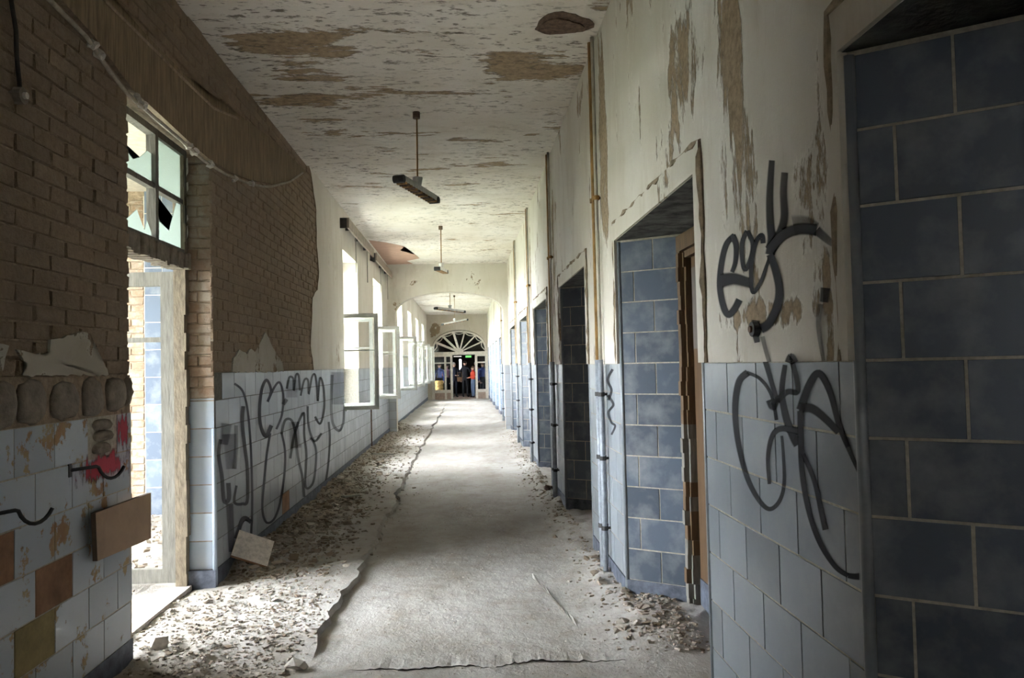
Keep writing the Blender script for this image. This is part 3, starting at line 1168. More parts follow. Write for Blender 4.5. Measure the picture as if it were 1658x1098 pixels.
def right_bay(k, label):
    yk = N0 + NP * k
    yn = yk - NWID
    ye = min(yn + NP, YEND)
    near = 0 <= k <= 5
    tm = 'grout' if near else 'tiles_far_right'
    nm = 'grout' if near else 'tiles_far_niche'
    bw = MB()
    # plaster above the dado on the pier, and above the niche
    bw.box((PX, yk, DADO), (XR + .9, ye, HC), 'plaster_right')
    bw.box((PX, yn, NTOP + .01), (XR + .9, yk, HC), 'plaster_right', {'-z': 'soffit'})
    bw.box((XR, yk, 0), (XR + .9, ye, DADO), tm)
    # splayed reveals
    for z0, z1 in ((0, NTOP + .01),):
        bw.quad([(XR, yk, z0), (XI + .3, yk - DY * (ND + .3) / ND, z0), (XI + .3, yk - DY * (ND + .3) / ND, z1), (XR, yk, z1)], nm)
        bw.quad([(XR, yn, z0), (XI + .3, yn + DY * (ND + .3) / ND, z0), (XI + .3, yn + DY * (ND + .3) / ND, z1), (XR, yn, z1)], nm)
        bw.quad([(XI + .12, yn, z0), (XI + .12, yk, z0), (XI + .12, yk, z1), (XI + .12, yn, z1)], 'door_brown')
    w = struct(bw.build('wall_right'), label, 'wall')
    if k < -0.5:
        return w
    if near:
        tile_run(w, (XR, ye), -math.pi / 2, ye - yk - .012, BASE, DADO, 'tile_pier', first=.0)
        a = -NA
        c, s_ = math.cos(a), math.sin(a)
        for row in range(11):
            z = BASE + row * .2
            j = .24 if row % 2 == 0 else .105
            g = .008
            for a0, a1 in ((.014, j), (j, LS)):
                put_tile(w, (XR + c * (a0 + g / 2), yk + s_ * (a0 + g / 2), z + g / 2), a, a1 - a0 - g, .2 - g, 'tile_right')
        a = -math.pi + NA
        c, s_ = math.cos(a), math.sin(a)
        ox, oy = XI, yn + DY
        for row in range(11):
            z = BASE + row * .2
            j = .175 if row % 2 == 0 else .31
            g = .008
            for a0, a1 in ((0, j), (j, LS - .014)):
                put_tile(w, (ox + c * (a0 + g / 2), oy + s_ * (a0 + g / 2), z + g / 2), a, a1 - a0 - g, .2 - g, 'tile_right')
        # rounded corner strips
        for yy, sg in ((yk, 1), (yn, -1)):
            t = MB()
            t.tube([(XR + .006, yy + .004 * sg, -.02), (XR + .006, yy + .004 * sg, NTOP)], .0165, 'tile_pier', 12)
            t.build('corner_trim', w, True)
    # plinth
    pb = MB()
    pb.box((XR - .009, yk, -.03), (XR + .002, ye, BASE), 'tile_base')
    n1, n2 = math.sin(NA) * .009, math.cos(NA) * .009
    pb.quad([(XR - n1, yk - n2, -.03), (XI - n1, yk - DY - n2, -.03), (XI - n1, yk - DY - n2, BASE), (XR - n1, yk - n2, BASE)], 'tile_base')
    pb.quad([(XR - n1, yk - n2, BASE), (XI - n1, yk - DY - n2, BASE), (XI, yk - DY, BASE), (XR, yk, BASE)], 'tile_base')
    pb.build('plinth', w)
    # raised plaster band round the niche, crumbling along its outer edge
    if k <= 5:
        o_, t_ = .135, .085
        def rr(p, q, n=14, amp=.008):
            return [(p[0] + (q[0] - p[0]) * i / n + (random.uniform(-amp, amp) if 0 < i < n else 0), p[1] + (q[1] - p[1]) * i / n + (random.uniform(-amp, amp) if 0 < i < n else 0)) for i in range(n)]
        ya, yb_ = yn - .10, yk + .045
        out = rr((ya, DADO), (ya, NTOP + o_)) + rr((ya, NTOP + o_), (yb_, NTOP + o_), 24) + rr((yb_, NTOP + o_), (yb_, DADO)) + [(yb_, DADO)]
        kb = MB()
        za, ia, ib = NTOP + .012, yn - .012, yk
        pr = []
        for i, (y_, z_) in enumerate(out):
            pr.append((ia, min(z_, za)) if i < 14 else ((min(max(y_, ia), ib), za) if i < 38 else (ib, min(z_, za))))
        for i in range(len(out) - 1):
            p, q, r2, s2 = out[i], out[i + 1], pr[i + 1], pr[i]
            kb.quad([(PX - .013, *p), (PX - .013, *q), (PX - .013, *r2), (PX - .013, *s2)], 'plaster_right')
            kb.quad([(PX - .013, *p), (PX - .013, *q), (PX + .002, *q), (PX + .002, *p)], 'rust_dark')
            kb.quad([(PX - .013, *s2), (PX - .013, *r2), (PX + .002, *r2), (PX + .002, *s2)], 'plaster_right')
        kb.build('plaster_band', w)
        kb = MB()
        o2 = [(PX - .004, y_, z_) for y_, z_ in out]
        kb.tube(o2, [.013 * random.uniform(.3, 1.7) for _ in o2], 'crumb', 5)
        kb.build('crumbled_edge', w)
    return w


def niche_door(k, n):
    yk = N0 + NP * k
    yn = yk - NWID
    y0, y1 = yn + DY, yk - DY
    r = struct(link('door_%d' % n, None), ['brown wooden door in the nearest tiled niche', 'brown door with a rotten flaking frame in the second tiled niche', 'brown door in the third tiled niche', 'brown door in the fourth tiled niche', 'brown door in the fifth tiled niche', 'brown door in the sixth tiled niche'][k], 'door')
    for yy in (y0, y1):
        sg = 1 if yy == y0 else -1
        kb = MB()
        # stepped, splintered jamb
        for j, (dw, dx) in enumerate(((.055, 0.0), (.03, .03))):
            n_ = 26
            for i in range(n_):
                z0, z1 = 2.31 * i / n_, 2.31 * (i + 1) / n_
                e = random.uniform(-.007, .007)
                kb.box((XI - .022 + dx + e, min(yy, yy + sg * (dw + e + j * .05)), z0), (XI + .09, max(yy, yy + sg * (dw + e + j * .05)), z1), 'brown_wood' if (z0 > 1.15 or random.random() < .35) else 'weathered_wood')
        kb.build('jamb', r)
    kb = MB()
    kb.box((XI - .02, y0, 2.23), (XI + .09, y1, 2.33), 'brown_wood')
    kb.box((XI + .01, y0 + .08, 2.19), (XI + .09, y1 - .08, 2.23), 'brown_wood')
    kb.build('head', r)
    lf = bx('leaf', (XI + .05, y0 + .085, .02), (XI + .09, y1 - .085, 2.19), 'door_brown', r)
    bx('upper_panel', (XI + .042, y0 + .22, 1.62), (XI + .05, y1 - .11, 2.12), 'door_upper', lf)
    bx('kick_plate', (XI + .042, y0 + .1, .03), (XI + .05, y1 - .1, .22), 'tile_base', lf)
    kb = MB()
    kb.tube([(XI + .05, y0 + .14, 1.05), (XI - .0, y0 + .14, 1.05), (XI - .0, y0 + .26, 1.05)], .009, 'iron', 8)
    kb.build('handle', lf)


names = ['nearest', 'second', 'third', 'fourth', 'fifth', 'sixth', 'seventh', 'eighth', 'ninth', 'tenth', 'eleventh', 'twelfth']
for k_ in range(-4, 12):
    lab = 'plastered right wall behind the viewpoint, %s bay back' % ['first', 'second', 'third', 'fourth'][-k_ - 1] if k_ < 0 else ('graffitied plaster and tile wall with the nearest dark tiled door niche' if k_ == 0 else 'peeling right wall bay with the %s blue tiled door niche' % names[k_])
    right_bay(k_, lab)
    if 0 <= k_ <= 5:
        niche_door(k_, NDOOR + k_)


# ------------------------------------------------------------------ SIDE DOORWAY AND PORCH (left)
def side_door():
    r = struct(link('door_2', None), 'weathered white side door standing open below a broken four pane transom', 'door')
    xf = XL - .215
    m = 'weathered_wood'
    for y0, y1 in ((DJ0 - .0, DJ0 + .07), (DJ1 - .045, DJ1 + .02)):
        kb = MB()
        for i in range(24):
            e = random.uniform(-.008, .008)
            z0, z1 = 3.13 * i / 24, 3.13 * (i + 1) / 24
            kb.box((xf - .05, y0, z0), (xf + .03 + e, y1 + (e if y1 < 5 else 0), z1), 'weathered_wood' if y1 < 5 else 'jamb_tan')
        kb.build('jamb', r)
    # crumbling transom bar
    kb = MB()
    n = 30
    for i in range(n):
        ya, yb_ = DJ0 + .05 + (DJ1 - DJ0 - .08) * i / n, DJ0 + .05 + (DJ1 - DJ0 - .08) * (i + 1) / n
        e, e2, e3 = (random.uniform(-.014, .014) for _ in range(3))
        kb.box((xf - .06, ya, 2.275 + e), (xf + .06 + e2, yb_, 2.385 + e3 * .4), 'mortar_lump')
    kb.build('transom_bar', r)
    # open leaf, swung out into the porch
    yl = DJ1 + .03
    Q = lambda u, z: (xf - .06 - u, yl + .0 + u * .03, z)
    k = frame_mb(0, .80, .06, 2.27, .10, .05, m, Q)
    lf = k.build('leaf', r)
    bars_child(lf, [(Q(.1, 1.785), Q(.7, 1.785), .035, .035)], m)
    # transom light
    P = lambda u, z: (xf, u, z)
    y0, y1, z0, z1 = DJ0 + .07, DJ1 + .01, 2.375, 3.14
    tr = frame_mb(y0, y1, z0, z1, .045, .06, m, P).build('transom_light', r)
    ym = 5.08
    bars_child(tr, [((xf, ym, z0 + .04), (xf, ym, z1 - .04), .05, .06), ((xf, y0 + .045, 2.76), (xf, ym - .025, 2.76), .035, .045), ((xf, ym + .025, 2.76), (xf, y1 - .045, 2.76), .035, .045)], m)
    G = lambda pts: [(xf, y_, z_) for y_, z_ in pts]
    # far top pane whole, the others broken
    pane(tr, G([(ym + .02, 2.77), (y1 - .04, 2.77), (y1 - .04, 3.10), (ym + .02, 3.10)]), (1, 0, 0), 'frosted_glass')
    pane(tr, G([(ym + .02, 2.41), (y1 - .04, 2.41), (y1 - .04, 2.75), (y1 - .13, 2.74), (y1 - .20, 2.63), (y1 - .27, 2.52), (ym + .10, 2.55), (ym + .05, 2.72), (ym + .02, 2.75)]), (1, 0, 0), 'frosted_glass')
    pane(tr, G([(y0 + .04, 2.77), (ym - .02, 2.77), (ym - .02, 2.97), (ym - .09, 2.97), (ym - .20, 2.90), (ym - .30, 2.86), (y0 + .15, 2.95), (y0 + .04, 3.05)]), (1, 0, 0), 'frosted_glass')
    pane(tr, G([(y0 + .04, 2.41), (ym - .02, 2.41), (ym - .04, 2.46), (ym - .10, 2.52), (ym - .14, 2.45), (ym - .25, 2.56), (ym - .40, 2.47), (y0 + .04, 2.55)]), (1, 0, 0), 'frosted_glass')
    # peeling paint flakes hanging off the far frame
    for fz in (2.62, 2.72, 2.95, 2.5, 2.83, 3.02):
        kb = MB()
        w_, h_ = random.uniform(.02, .05), random.uniform(.05, .1)
        kb.quad([(xf + .035, DJ1 - .01, fz), (xf + .06, DJ1 - .012 - w_, fz + h_ * .3), (xf + .055, DJ1 - .01 - w_ * .8, fz + h_), (xf + .035, DJ1 - .01, fz + h_)], 'gypsum')
        kb.quad([(xf + .033, DJ1 - .008, fz), (xf + .058, DJ1 - .008 - w_, fz + h_ * .3), (xf + .053, DJ1 - .006 - w_ * .8, fz + h_), (xf + .033, DJ1 - .006, fz + h_)], 'gypsum')
        kb.build('paint_flake', r)
    bx('threshold', (xf - .06, DJ0, -.02), (xf + .05, DJ1, .045), 'gypsum', r)


side_door()


def porch():
    x0, x1, y0, y1 = -5.2, XL - TLD, 1.0, 8.4
    b = MB()
    b.box((x0, y1, 0), (x1, y1 + .3, 3.5), 'mortar')
    b.box((x0, y0 - .3, 0), (x1, y0, 3.5), 'gypsum')
    b.box((x0 - .3, y0 - .3, 0), (x0, 2.9, 3.5), 'plaster_jamb')
    b.box((x0 - .3, 7.3, 0), (x0, y1 + .3, 3.5), 'plaster_jamb')
    b.box((x0 - .3, 2.9, 0), (x0, 7.3, .6), 'plaster_jamb')
    b.box((x0 - .3, 2.9, 3.2), (x0, 7.3, 3.5), 'plaster_jamb')
    w = struct(b.build('wall_porch'), 'bright tiled and brick porch wall seen through the side doorway', 'wall')
    bs = lay_bricks((-4.6, y1), 0, 4.6 - 3.43, .05, 3.4)
    place_bricks(w, bs, BRICKS_O, 300)
    z = .04
    while z < 3.4:
        for xa, xb in ((-3.42, -3.24), (-3.235, -2.83), (-2.825, -2.42), (-2.415, -2.09)):
            put_tile(w, (xa, y1, z), 0, xb - xa, .285, 'tile_porch')
        z += .293
    bx('bed', (-3.43, y1 - .001, 0), (-2.08, y1 + .02, 3.45), 'old_white', w)
    # white window post and broken frame on the open side
    b = MB()
    for yy in (2.94, 4.35, 5.76, 7.26):
        b.box((x0 - .1, yy - .04, .6), (x0, yy + .04, 3.2), 'white_wood')
    b.box((x0 - .1, 2.9, .60), (x0, 7.3, .68), 'white_wood')
    b.box((x0 - .1, 2.9, 3.12), (x0, 7.3, 3.2), 'white_wood')
    struct(b.build('window_7'), 'open white timber window front of the porch', 'window')
    b = MB()
    b.box((x0 - .3, y0 - .3, 3.5), (x1, y1 + .3, 3.65), 'old_white')
    struct(b.build('ceiling_porch'), 'pale ceiling of the porch behind the side doorway', 'ceiling')
    n = 44
    v, f = [], []
    for j in range(n + 1):
        for i in range(n + 1):
            x, y = x0 + (x1 + .02 - x0) * i / n, y0 + (y1 - y0) * j / n
            v.append((x, y, float(.02 + .05 * vnoise(np.array(x * 4), np.array(y * 4)) + .03 * vnoise(np.array(x * 11), np.array(y * 11)))))
    for j in range(n):
        for i in range(n):
            a = j * (n + 1) + i
            f.append((a, a + 1, a + n + 2, a + n + 1))
    me = bpy.data.meshes.new('floor_porch')
    me.from_pydata(v, [], f)
    me.materials.append(MATS['dusty_floor'])
    struct(link('floor_porch', me), 'rubble strewn floor of the bright porch', 'floor')


porch()
b = MB()
b.box((-70, -40, -.9), (XL - TL, 90, -.5), 'ground')
struct(b.build('ground'), 'grass outside the windows', 'ground')

# ------------------------------------------------------------------ THINGS
def lamp(loc, yaw, tilt, label):
    t = thing('ceiling_lamp', loc, label, 'lamp', 'hanging corridor lamps')
    t.rotation_euler = (0, 0, yaw)
    k = MB()
    k.tube([(0, 0, HC - loc[2] - .06), (0, 0, HC - loc[2] - .0)], .035, 'rust_dark', 10)
    k.build('ceiling_rose', t)
    k = MB()
    k.tube([(0, 0, .10), (.004, 0, HC - loc[2] - .05)], .008, 'rust', 8)
    k.build('rod', t)
    k = MB()
    k.tube([(0, 0, .005), (0, 0, .10), (0, 0, .11)], [.032, .05, .012], 'enamel', 12)
    k.build('holder', t)
    R_ = Matrix.Rotation(tilt, 4, 'X')
    L_ = .46
    k = MB()
    k.box((-.04, -L_, -.035), (.04, L_, .02), 'enamel', {'-z': 'rust_dark'})
    bd = k.build('body', t)
    bd.rotation_euler = (tilt, 0, 0)
    for i in range(13):
        k = MB()
        k.box((-.045, -L_ + .05 + i * .066, -.052), (.045, -L_ + .083 + i * .066, -.035), 'rust_dark' if i % 2 else 'rust')
        k.build('louvre', bd)
    for s_ in (-1, 1):
        k = MB()
        k.tube([(-.05, s_ * L_, -.02), (.05, s_ * L_, -.02)], .034, 'iron', 10)
        k.build('end_socket', bd)
    return t


lamp((-.42, 7.16, 3.22), -.30, .0, 'nearest rusty strip lamp hanging on a rod from the ceiling')
lamp((-.39, 13.05, 3.20), -.12, .06, 'second hanging strip lamp, before the cross arch')
lamp((-.38, 19.4, 2.98), -.85, -.06, 'third hanging strip lamp, seen just under the cross arch')
lamp((-.36, 26.0, 3.05), -1.15, .18, 'farthest tilted hanging strip lamp beyond the cross arch')


def pipe_pair(y, k, lab):
    for i, (dy, r_, up, lowm, word) in enumerate(((0, .018, 'rust', 'pipe_grey', 'rusty'), (-.10, .013, 'pipe_cream', 'pipe_grey', 'cream'))):
        x = XR - .045
        yy = y + dy
        t = thing('heating_pipe', (x, yy, 0), '%s vertical heating pipe %s' % (word, lab), 'pipe', 'vertical heating pipes on the right wall')
        z0 = float(ground(x, yy)) - .03
        kb = MB()
        kb.tube([(0, 0, DADO), (0, 0, HC + .02)], r_, up, 10)
        kb.build('upper_pipe', t, True)
        kb = MB()
        kb.tube([(0, 0, z0), (0, 0, DADO + .03)], r_ + .006, lowm, 10)
        kb.build('lower_pipe', t, True)
        for z in (.36, .86, 2.75, 1.32):
            kb = MB()
            kb.tube([(0, 0, z - .015), (0, 0, z + .015)], r_ + .012, 'iron' if z < 1.5 else 'rust', 10)
            kb.box((0, -.008, z - .008), (.05, .008, z + .008), 'iron')
            kb.build('bracket', t)
    # the wall chase behind them
    return


PL = {1: 'between the second and third niches', 2: 'between the third and fourth niches', 3: 'between the fourth and fifth niches', 4: 'between the fifth and sixth niches', 6: 'just beyond the cross arch'}
for k_, lab in PL.items():
    pipe_pair(N0 + NP * k_ + .62, k_, lab)

# conduit sagging along the left wall
cp = [on_x(x, y, XL + .02) for x, y in [(20, -70), (80, 0), (140, 60), (175, 112), (205, 150), (250, 190), (290, 224), (330, 260), (365, 282), (400, 296), (425, 302), (440, 302), (470, 294), (490, 280)]]
t = thing('conduit', cp[-1], 'thin pale conduit sagging along the dark brick wall above the side doorway', 'conduit')
k = MB()
k.tube([p - cp[-1] for p in cp], .011, 'conduit', 8)
k.build('tube', t, True)
for x, y in [(150, 72), (160, 88), (222, 160), (232, 170), (305, 236), (315, 246), (340, 266), (380, 289), (408, 297)]:
    p = on_x(x, y, XL + .02) - cp[-1]
    bm = bmesh.new()
    bmesh.ops.create_icosphere(bm, subdivisions=2, radius=.028)
    for v in bm.verts:
        v.co *= random.uniform(.6, 1.25)
        v.co += p
    me = bpy.data.meshes.new('plaster_blob')
    bm.to_mesh(me)
    bm.free()
    me.materials.append(MATS['gypsum'])
    link('plaster_blob', me, t)
# loose cable end hanging top left
cp = [on_x(x, y, XL + .006) for x, y in [(12, -60), (18, 0), (26, 50), (27, 90), (31, 130), (33, 150)]]
k = MB()
k.tube(cp, .009, 'cable', 8)
o = k.build('hanging_cable', None, True)
tag(o, 'black cable hanging down the dark bricks at the upper left', 'cable')
k = MB()
e = on_x(34, 155, XL + .006)
k.tube([(e.x - .03, e.y, e.z), (e.x + .012, e.y, e.z)], .035, 'mortar_lump', 12)
k.tube([(e.x, e.y, e.z), (e.x + .025, e.y, e.z)], .014, 'gypsum', 10)
tag(k.build('junction_box'), 'old round junction box at the end of the hanging black cable', 'junction box')

# wooden pelmet boards above the windows
for a, c, lab in ((11.25, 14.3, 'dark wooden pelmet board above the nearest window'), (14.75, 17.85, 'dark wooden pelmet board above the window before the cross arch')):
    t = thing('pelmet_board', (XL, a, 3.6), lab, 'pelmet', 'pelmet boards above the windows')
    bx('board', (.10, 0, 0), (.13, c - a, .15), 'rail_board', t)
    bx('board_end', (0, 0, 0), (.10, .025, .15), 'iron', t)
    for yy in (.5, 1.5, 2.5):
        bx('bracket', (0, yy, .05), (.10, yy + .03, .10), 'iron', t)
    for yy in (.9, 2.3):
        kb = MB()
        kb.box((.09, yy, -.55), (.10, yy + .05, .02), 'weathered_wood')
        kb.build('blind_cord', t)

# coat hooks on the tiled wall
for (x, y, lab) in ((115, 762, 'black iron coat hook over the red paint smear'), (-32, 838, 'black iron coat hook at the left edge, below the bare mortar')):
    p = on_x(x, y, XL)
    t = thing('coat_hook', p, lab, 'hook', 'coat hooks on the tiled wall')
    k = MB()
    k.box((-.012, -.012, -.03), (-.002, .012, .03), 'iron')
    k.build('back_plate', t)
    k = MB()
    pts = [(-.01, 0, 0), (.05, .13, .0)]
    for j in range(9):
        an = math.pi * (1 + j / 9 * 1.05)
        pts.append((.055 + .008 * j, .205 + .062 * math.cos(an), -.005 + .062 * math.sin(an)))
    k.tube(pts, .008, 'iron', 8)
    k.build('prong', t, True)

# tan board fixed to the tiles beside the doorway
pts = [on_x(x, y, XL + .028) for x, y in [(147, 831), (238, 798), (238, 872), (150, 909)]]
o = slab('wall_board', pts, (1, 0, 0), .022, 'board_tan', None, 'board_edge')
tag(o, 'plain tan board fixed over the tiles beside the side doorway', 'board')
k = MB()
for p in (pts[0].lerp(pts[2], .3), pts[0].lerp(pts[2], .7)):
    k.box((XL - .02, p.y - .02, p.z - .02), (XL + .03, p.y + .02, p.z + .02), 'board_edge')
k.build('spacer', o)


# ------------------------------------------------------------------ GRAFFITI (thin sprayed strokes lying on the wall)
def catmull(P, n=8):
    out = []
    for i in range(len(P) - 1):
        p0, p1, p2, p3 = P[max(i - 1, 0)], P[i], P[i + 1], P[min(i + 2, len(P) - 1)]
        for j in range(n):
            t = j / n
            out.append(tuple(.5 * ((2 * b_) + (-a_ + c_) * t + (2 * a_ - 5 * b_ + 4 * c_ - d_) * t * t + (-a_ + 3 * b_ - 3 * c_ + d_) * t ** 3) for a_, b_, c_, d_ in zip(p0, p1, p2, p3)))
    out.append(P[-1])
    return out


def graffiti(strokes, org, sc, X, nx, label, mat_name, parent=None):
    """strokes: (points in picture units, half-open widths, opacity); each lies on the wall plane x = X"""
    t = thing('graffiti', (0, 0, 0), label, 'graffiti')
    for si, (pts, w0, w1, op) in enumerate(strokes):
        q = catmull([(org[0] + x / sc, org[1] + y / sc) for x, y in pts])
        n = len(q)
        v, f, uv = [], [], []
        for i, (x, y) in enumerate(q):
            a, c = q[max(i - 1, 0)], q[min(i + 1, n - 1)]
            tx, ty = c[0] - a[0], c[1] - a[1]
            l = math.hypot(tx, ty) or 1
            w = (w0 + (w1 - w0) * i / (n - 1)) / sc * .62
            ox, oy = -ty / l * w, tx / l * w
            XX = X + nx * (.0002 * si)
            v += [on_x(x + ox, y + oy, XX), on_x(x - ox, y - oy, XX)]
            o_ = op if not isinstance(op, tuple) else op[0] + (op[1] - op[0]) * i / (n - 1)
            uv += [(0, o_), (1, o_)]
        for i in range(n - 1):
            f.append((2 * i, 2 * i + 1, 2 * i + 3, 2 * i + 2))
        me = bpy.data.meshes.new('paint_stroke')
        me.from_pydata([tuple(p) for p in v], [], f)
        l = me.uv_layers.new(name='UVMap')
        for lp in me.loops:
            l.data[lp.index].uv = uv[lp.vertex_index]
        me.materials.append(MATS[mat_name])
        link('paint_stroke', me, t)
    return t


graffiti([
    ([(150, 430), (110, 475), (86, 570), (78, 680), (95, 780), (120, 822), (150, 795), (175, 748)], 26, 34, 1),
    ([(140, 430), (158, 480), (155, 560), (138, 612)], 30, 20, 1),
    ([(85, 655), (150, 645), (232, 668)], 66, 42, 1),
    ([(212, 408), (188, 470), (190, 560), (205, 598), (232, 540), (240, 470), (214, 408)], 22, 22, 1),
    ([(292, 470), (285, 430), (258, 460), (238, 540), (232, 640), (242, 712), (280, 660), (306, 590), (322, 545)], 24, 16, 1),
    ([(335, 60), (328, 160), (324, 270), (328, 380), (335, 450), (326, 525)], 28, 46, (.8, 1)),
    ([(398, 120), (392, 220), (396, 340), (375, 420), (332, 500)], 32, 42, (.75, 1)),
    ([(322, 505), (390, 430), (470, 400), (555, 405)], 50, 52, 1),
    ([(440, 380), (500, 370), (560, 390)], 90, 40, (.4, .7)),
    ([(555, 405), (620, 460), (672, 492)], 46, 22, (.9, .4)),
    ([(325, 525), (352, 600), (372, 700), (358, 790), (318, 868), (280, 892)], 34, 46, 1),
    ([(256, 850), (252, 900), (262, 960)], 40, 26, .9),
    ([(288, 930), (305, 1000), (322, 1056)], 20, 20, .6),
    ([(600, 690), (592, 760)], 46, 40, .85),
    ([(575, 770), (565, 880), (590, 1050)], 28, 18, .6),
    ([(415, 1060), (430, 1030), (450, 1060)], 34, 34, .8)],
    (1140, 240), 3.05, PX - .002, -1, 'black spray graffiti tag on the plaster beside the nearest dark niche', 'spray_black')
graffiti([
    ([(195, 118), (155, 160), (138, 270), (150, 420), (190, 580), (240, 680), (290, 726), (335, 690), (356, 610), (352, 480), (345, 400)], 30, 12, (1, .7)),
    ([(190, 118), (250, 148), (300, 220), (322, 330)], 14, 16, .85),
    ([(270, 60), (305, 180), (330, 250)], 24, 16, .9),
    ([(292, 240), (305, 270), (322, 240)], 34, 30, .9),
    ([(360, 85), (346, 200), (362, 310), (395, 400), (418, 440)], 20, 40, .95),
    ([(392, 75), (412, 150), (414, 205), (370, 205), (325, 245)], 22, 26, .9),
    ([(290, 615), (284, 500), (300, 410), (335, 370), (400, 375), (432, 385)], 14, 32, .95),
    ([(428, 285), (465, 180), (510, 122), (560, 205), (600, 350), (640, 450)], 36, 22, .95),
    ([(640, 450), (670, 520), (692, 570)], 22, 14, .8),
    ([(422, 275), (480, 280), (540, 325), (598, 385)], 42, 28, .95),
    ([(428, 290), (430, 420), (436, 560), (462, 720), (512, 870), (582, 980), (640, 1022)], 26, 20, 1),
    ([(640, 1022), (668, 1026), (690, 1026)], 22, 30, .9),
    ([(440, 480), (490, 600), (520, 730), (540, 818)], 18, 26, .95)],
    (1140, 560), 2.746, XR - .0045, -1, 'black looping spray graffiti on the blue tiles beside the nearest dark niche', 'spray_black')
graffiti([
    ([(140, 110), (185, 150), (210, 230), (225, 350), (235, 500), (241, 700), (241, 850), (235, 990)], 12, 13, .9),
    ([(380, 372), (412, 290), (420, 180), (400, 105), (370, 130), (330, 215)], 12, 12, .95),
    ([(330, 215), (350, 150), (325, 90), (298, 140), (284, 250), (290, 350), (320, 412), (352, 350)], 12, 22, .95),
    ([(345, 395), (325, 520), (308, 700), (300, 830), (322, 905), (365, 890), (400, 800), (425, 640), (430, 500), (410, 390)], 13, 12, .9),
    ([(440, 140), (455, 75), (478, 85), (480, 150), (492, 65), (508, 65), (515, 150)], 12, 12, .85),
    ([(520, 180), (540, 92), (562, 92), (566, 170), (584, 75), (602, 60), (612, 130), (618, 210), (630, 80), (650, 130), (655, 250), (632, 340), (602, 300)], 11, 12, .85),
    ([(410, 400), (430, 322), (468, 322), (490, 400), (502, 520), (528, 640), (540, 760)], 14, 14, .75),
    ([(460, 540), (480, 420), (512, 320), (540, 282), (540, 400), (552, 520), (548, 700), (590, 680), (608, 560), (604, 470), (575, 420)], 14, 12, .75),
    ([(420, 230), (440, 200)], 20, 20, .7),
    ([(680, 330), (687, 430), (677, 580), (660, 690)], 12, 12, .8),
    ([(560, 240), (566, 360), (600, 440), (640, 395)], 12, 12, .75),
    ([(700, 60), (695, 200), (702, 330), (738, 380), (764, 330), (770, 200)], 16, 12, .6),
    ([(735, 45), (735, 230)], 80, 60, .5),
    ([(60, 430), (50, 520), (68, 640), (80, 780), (108, 770), (105, 680)], 18, 26, .85),
    ([(112, 800), (120, 950), (126, 1075)], 40, 34, .85),
    ([(95, 340), (80, 460)], 60, 40, .6),
    ([(110, 400), (120, 600)], 70, 50, .45),
    ([(190, 240), (185, 330), (196, 450), (214, 600), (214, 780), (185, 800), (150, 800), (138, 775), (152, 695)], 22, 13, .85),
    ([(150, 1000), (190, 885), (235, 905)], 24, 22, .9),
    ([(150, 350), (150, 480), (140, 600)], 20, 24, .6),
    ([(470, 90), (470, 190)], 60, 60, .3),
    ([(480, 330), (490, 480)], 50, 60, .4)],
    (340, 590), 3.54, XL - .0075, 1, 'dark spray painted letters covering the tile dado left of the first window', 'spray_grey')


graffiti([
    ([(992, 598), (984, 615), (990, 632), (985, 648)], 4, 4, .8),
    ([(984, 640), (993, 655), (985, 668), (990, 684), (996, 690), (990, 704)], 4, 3, .8)],
    (0, 0), 1.0, XR - .0045, -1, 'small black spray squiggle on the narrow tiled pier left of the second niche', 'spray_black')


def red_patch(px, label=None, parent=None):
    """rough brushed patch of red paint lying on the tiles"""
    v = [on_x(x, y, XL - .0045) for x, y in px]
    v = [(p.x, min(p.y, DJ0 - .004), p.z) for p in v]
    me = bpy.data.meshes.new('paint_patch')
    me.from_pydata(v, [], [(0, 1, 2, 3)])
    l = me.uv_layers.new(name='UVMap')
    for i, c in enumerate(((0, 0), (1, 0), (1, 1), (0, 1))):
        l.data[i].uv = c
    me.materials.append(MATS['paint_red'])
    return link('paint_patch', me, parent)


t = thing('red_paint', (0, 0, 0), 'smeared red paint on the tiles at the edge of the side doorway', 'paint')
red_patch([(186, 740), (234, 728), (231, 660), (186, 664)], None, t)
red_patch([(112, 795), (228, 765), (228, 715), (112, 742)], None, t)


# ------------------------------------------------------------------ RUBBLE
def chunk_mesh(seed, flat):
    r = random.Random(seed)
    bm = bmesh.new()
    pts = [Vector((r.gauss(0, 1), r.gauss(0, 1), r.gauss(0, 1))).normalized() * r.uniform(.75, 1) for _ in range(11)]
    for p in pts:
        bm.verts.new((p.x, p.y * .75, p.z * flat))
    bmesh.ops.convex_hull(bm, input=bm.verts)
    bmesh.ops.delete(bm, geom=[v for v in bm.verts if not v.link_faces], context='VERTS')
    bmesh.ops.recalc_face_normals(bm, faces=bm.faces)
    me = bpy.data.meshes.new('plaster_chunk')
    bm.to_mesh(me)
    bm.free()
    me.materials.append(MATS['chunk'])
    return me


CH = [chunk_mesh(i, .28 + .1 * (i % 4)) for i in range(10)]


def chunks(n, fx, size, label, group):
    for _ in range(n):
        x, y = fx()
        s_ = random.uniform(*size)
        o = link('plaster_chunk', random.choice(CH))
        o.location = (x, y, float(ground(x, y)) + s_ * .15)
        o.scale = (s_, s_, s_)
        o.rotation_euler = (random.gauss(0, .25), random.gauss(0, .25), random.uniform(0, 6.3))
        tag(o, label, 'rubble', group)


def gl():
    y = random.uniform(5.9, 9.5) if random.random() < .6 else random.uniform(9.5, 16)
    return XL + .06 + abs(random.gauss(0, .32)), y


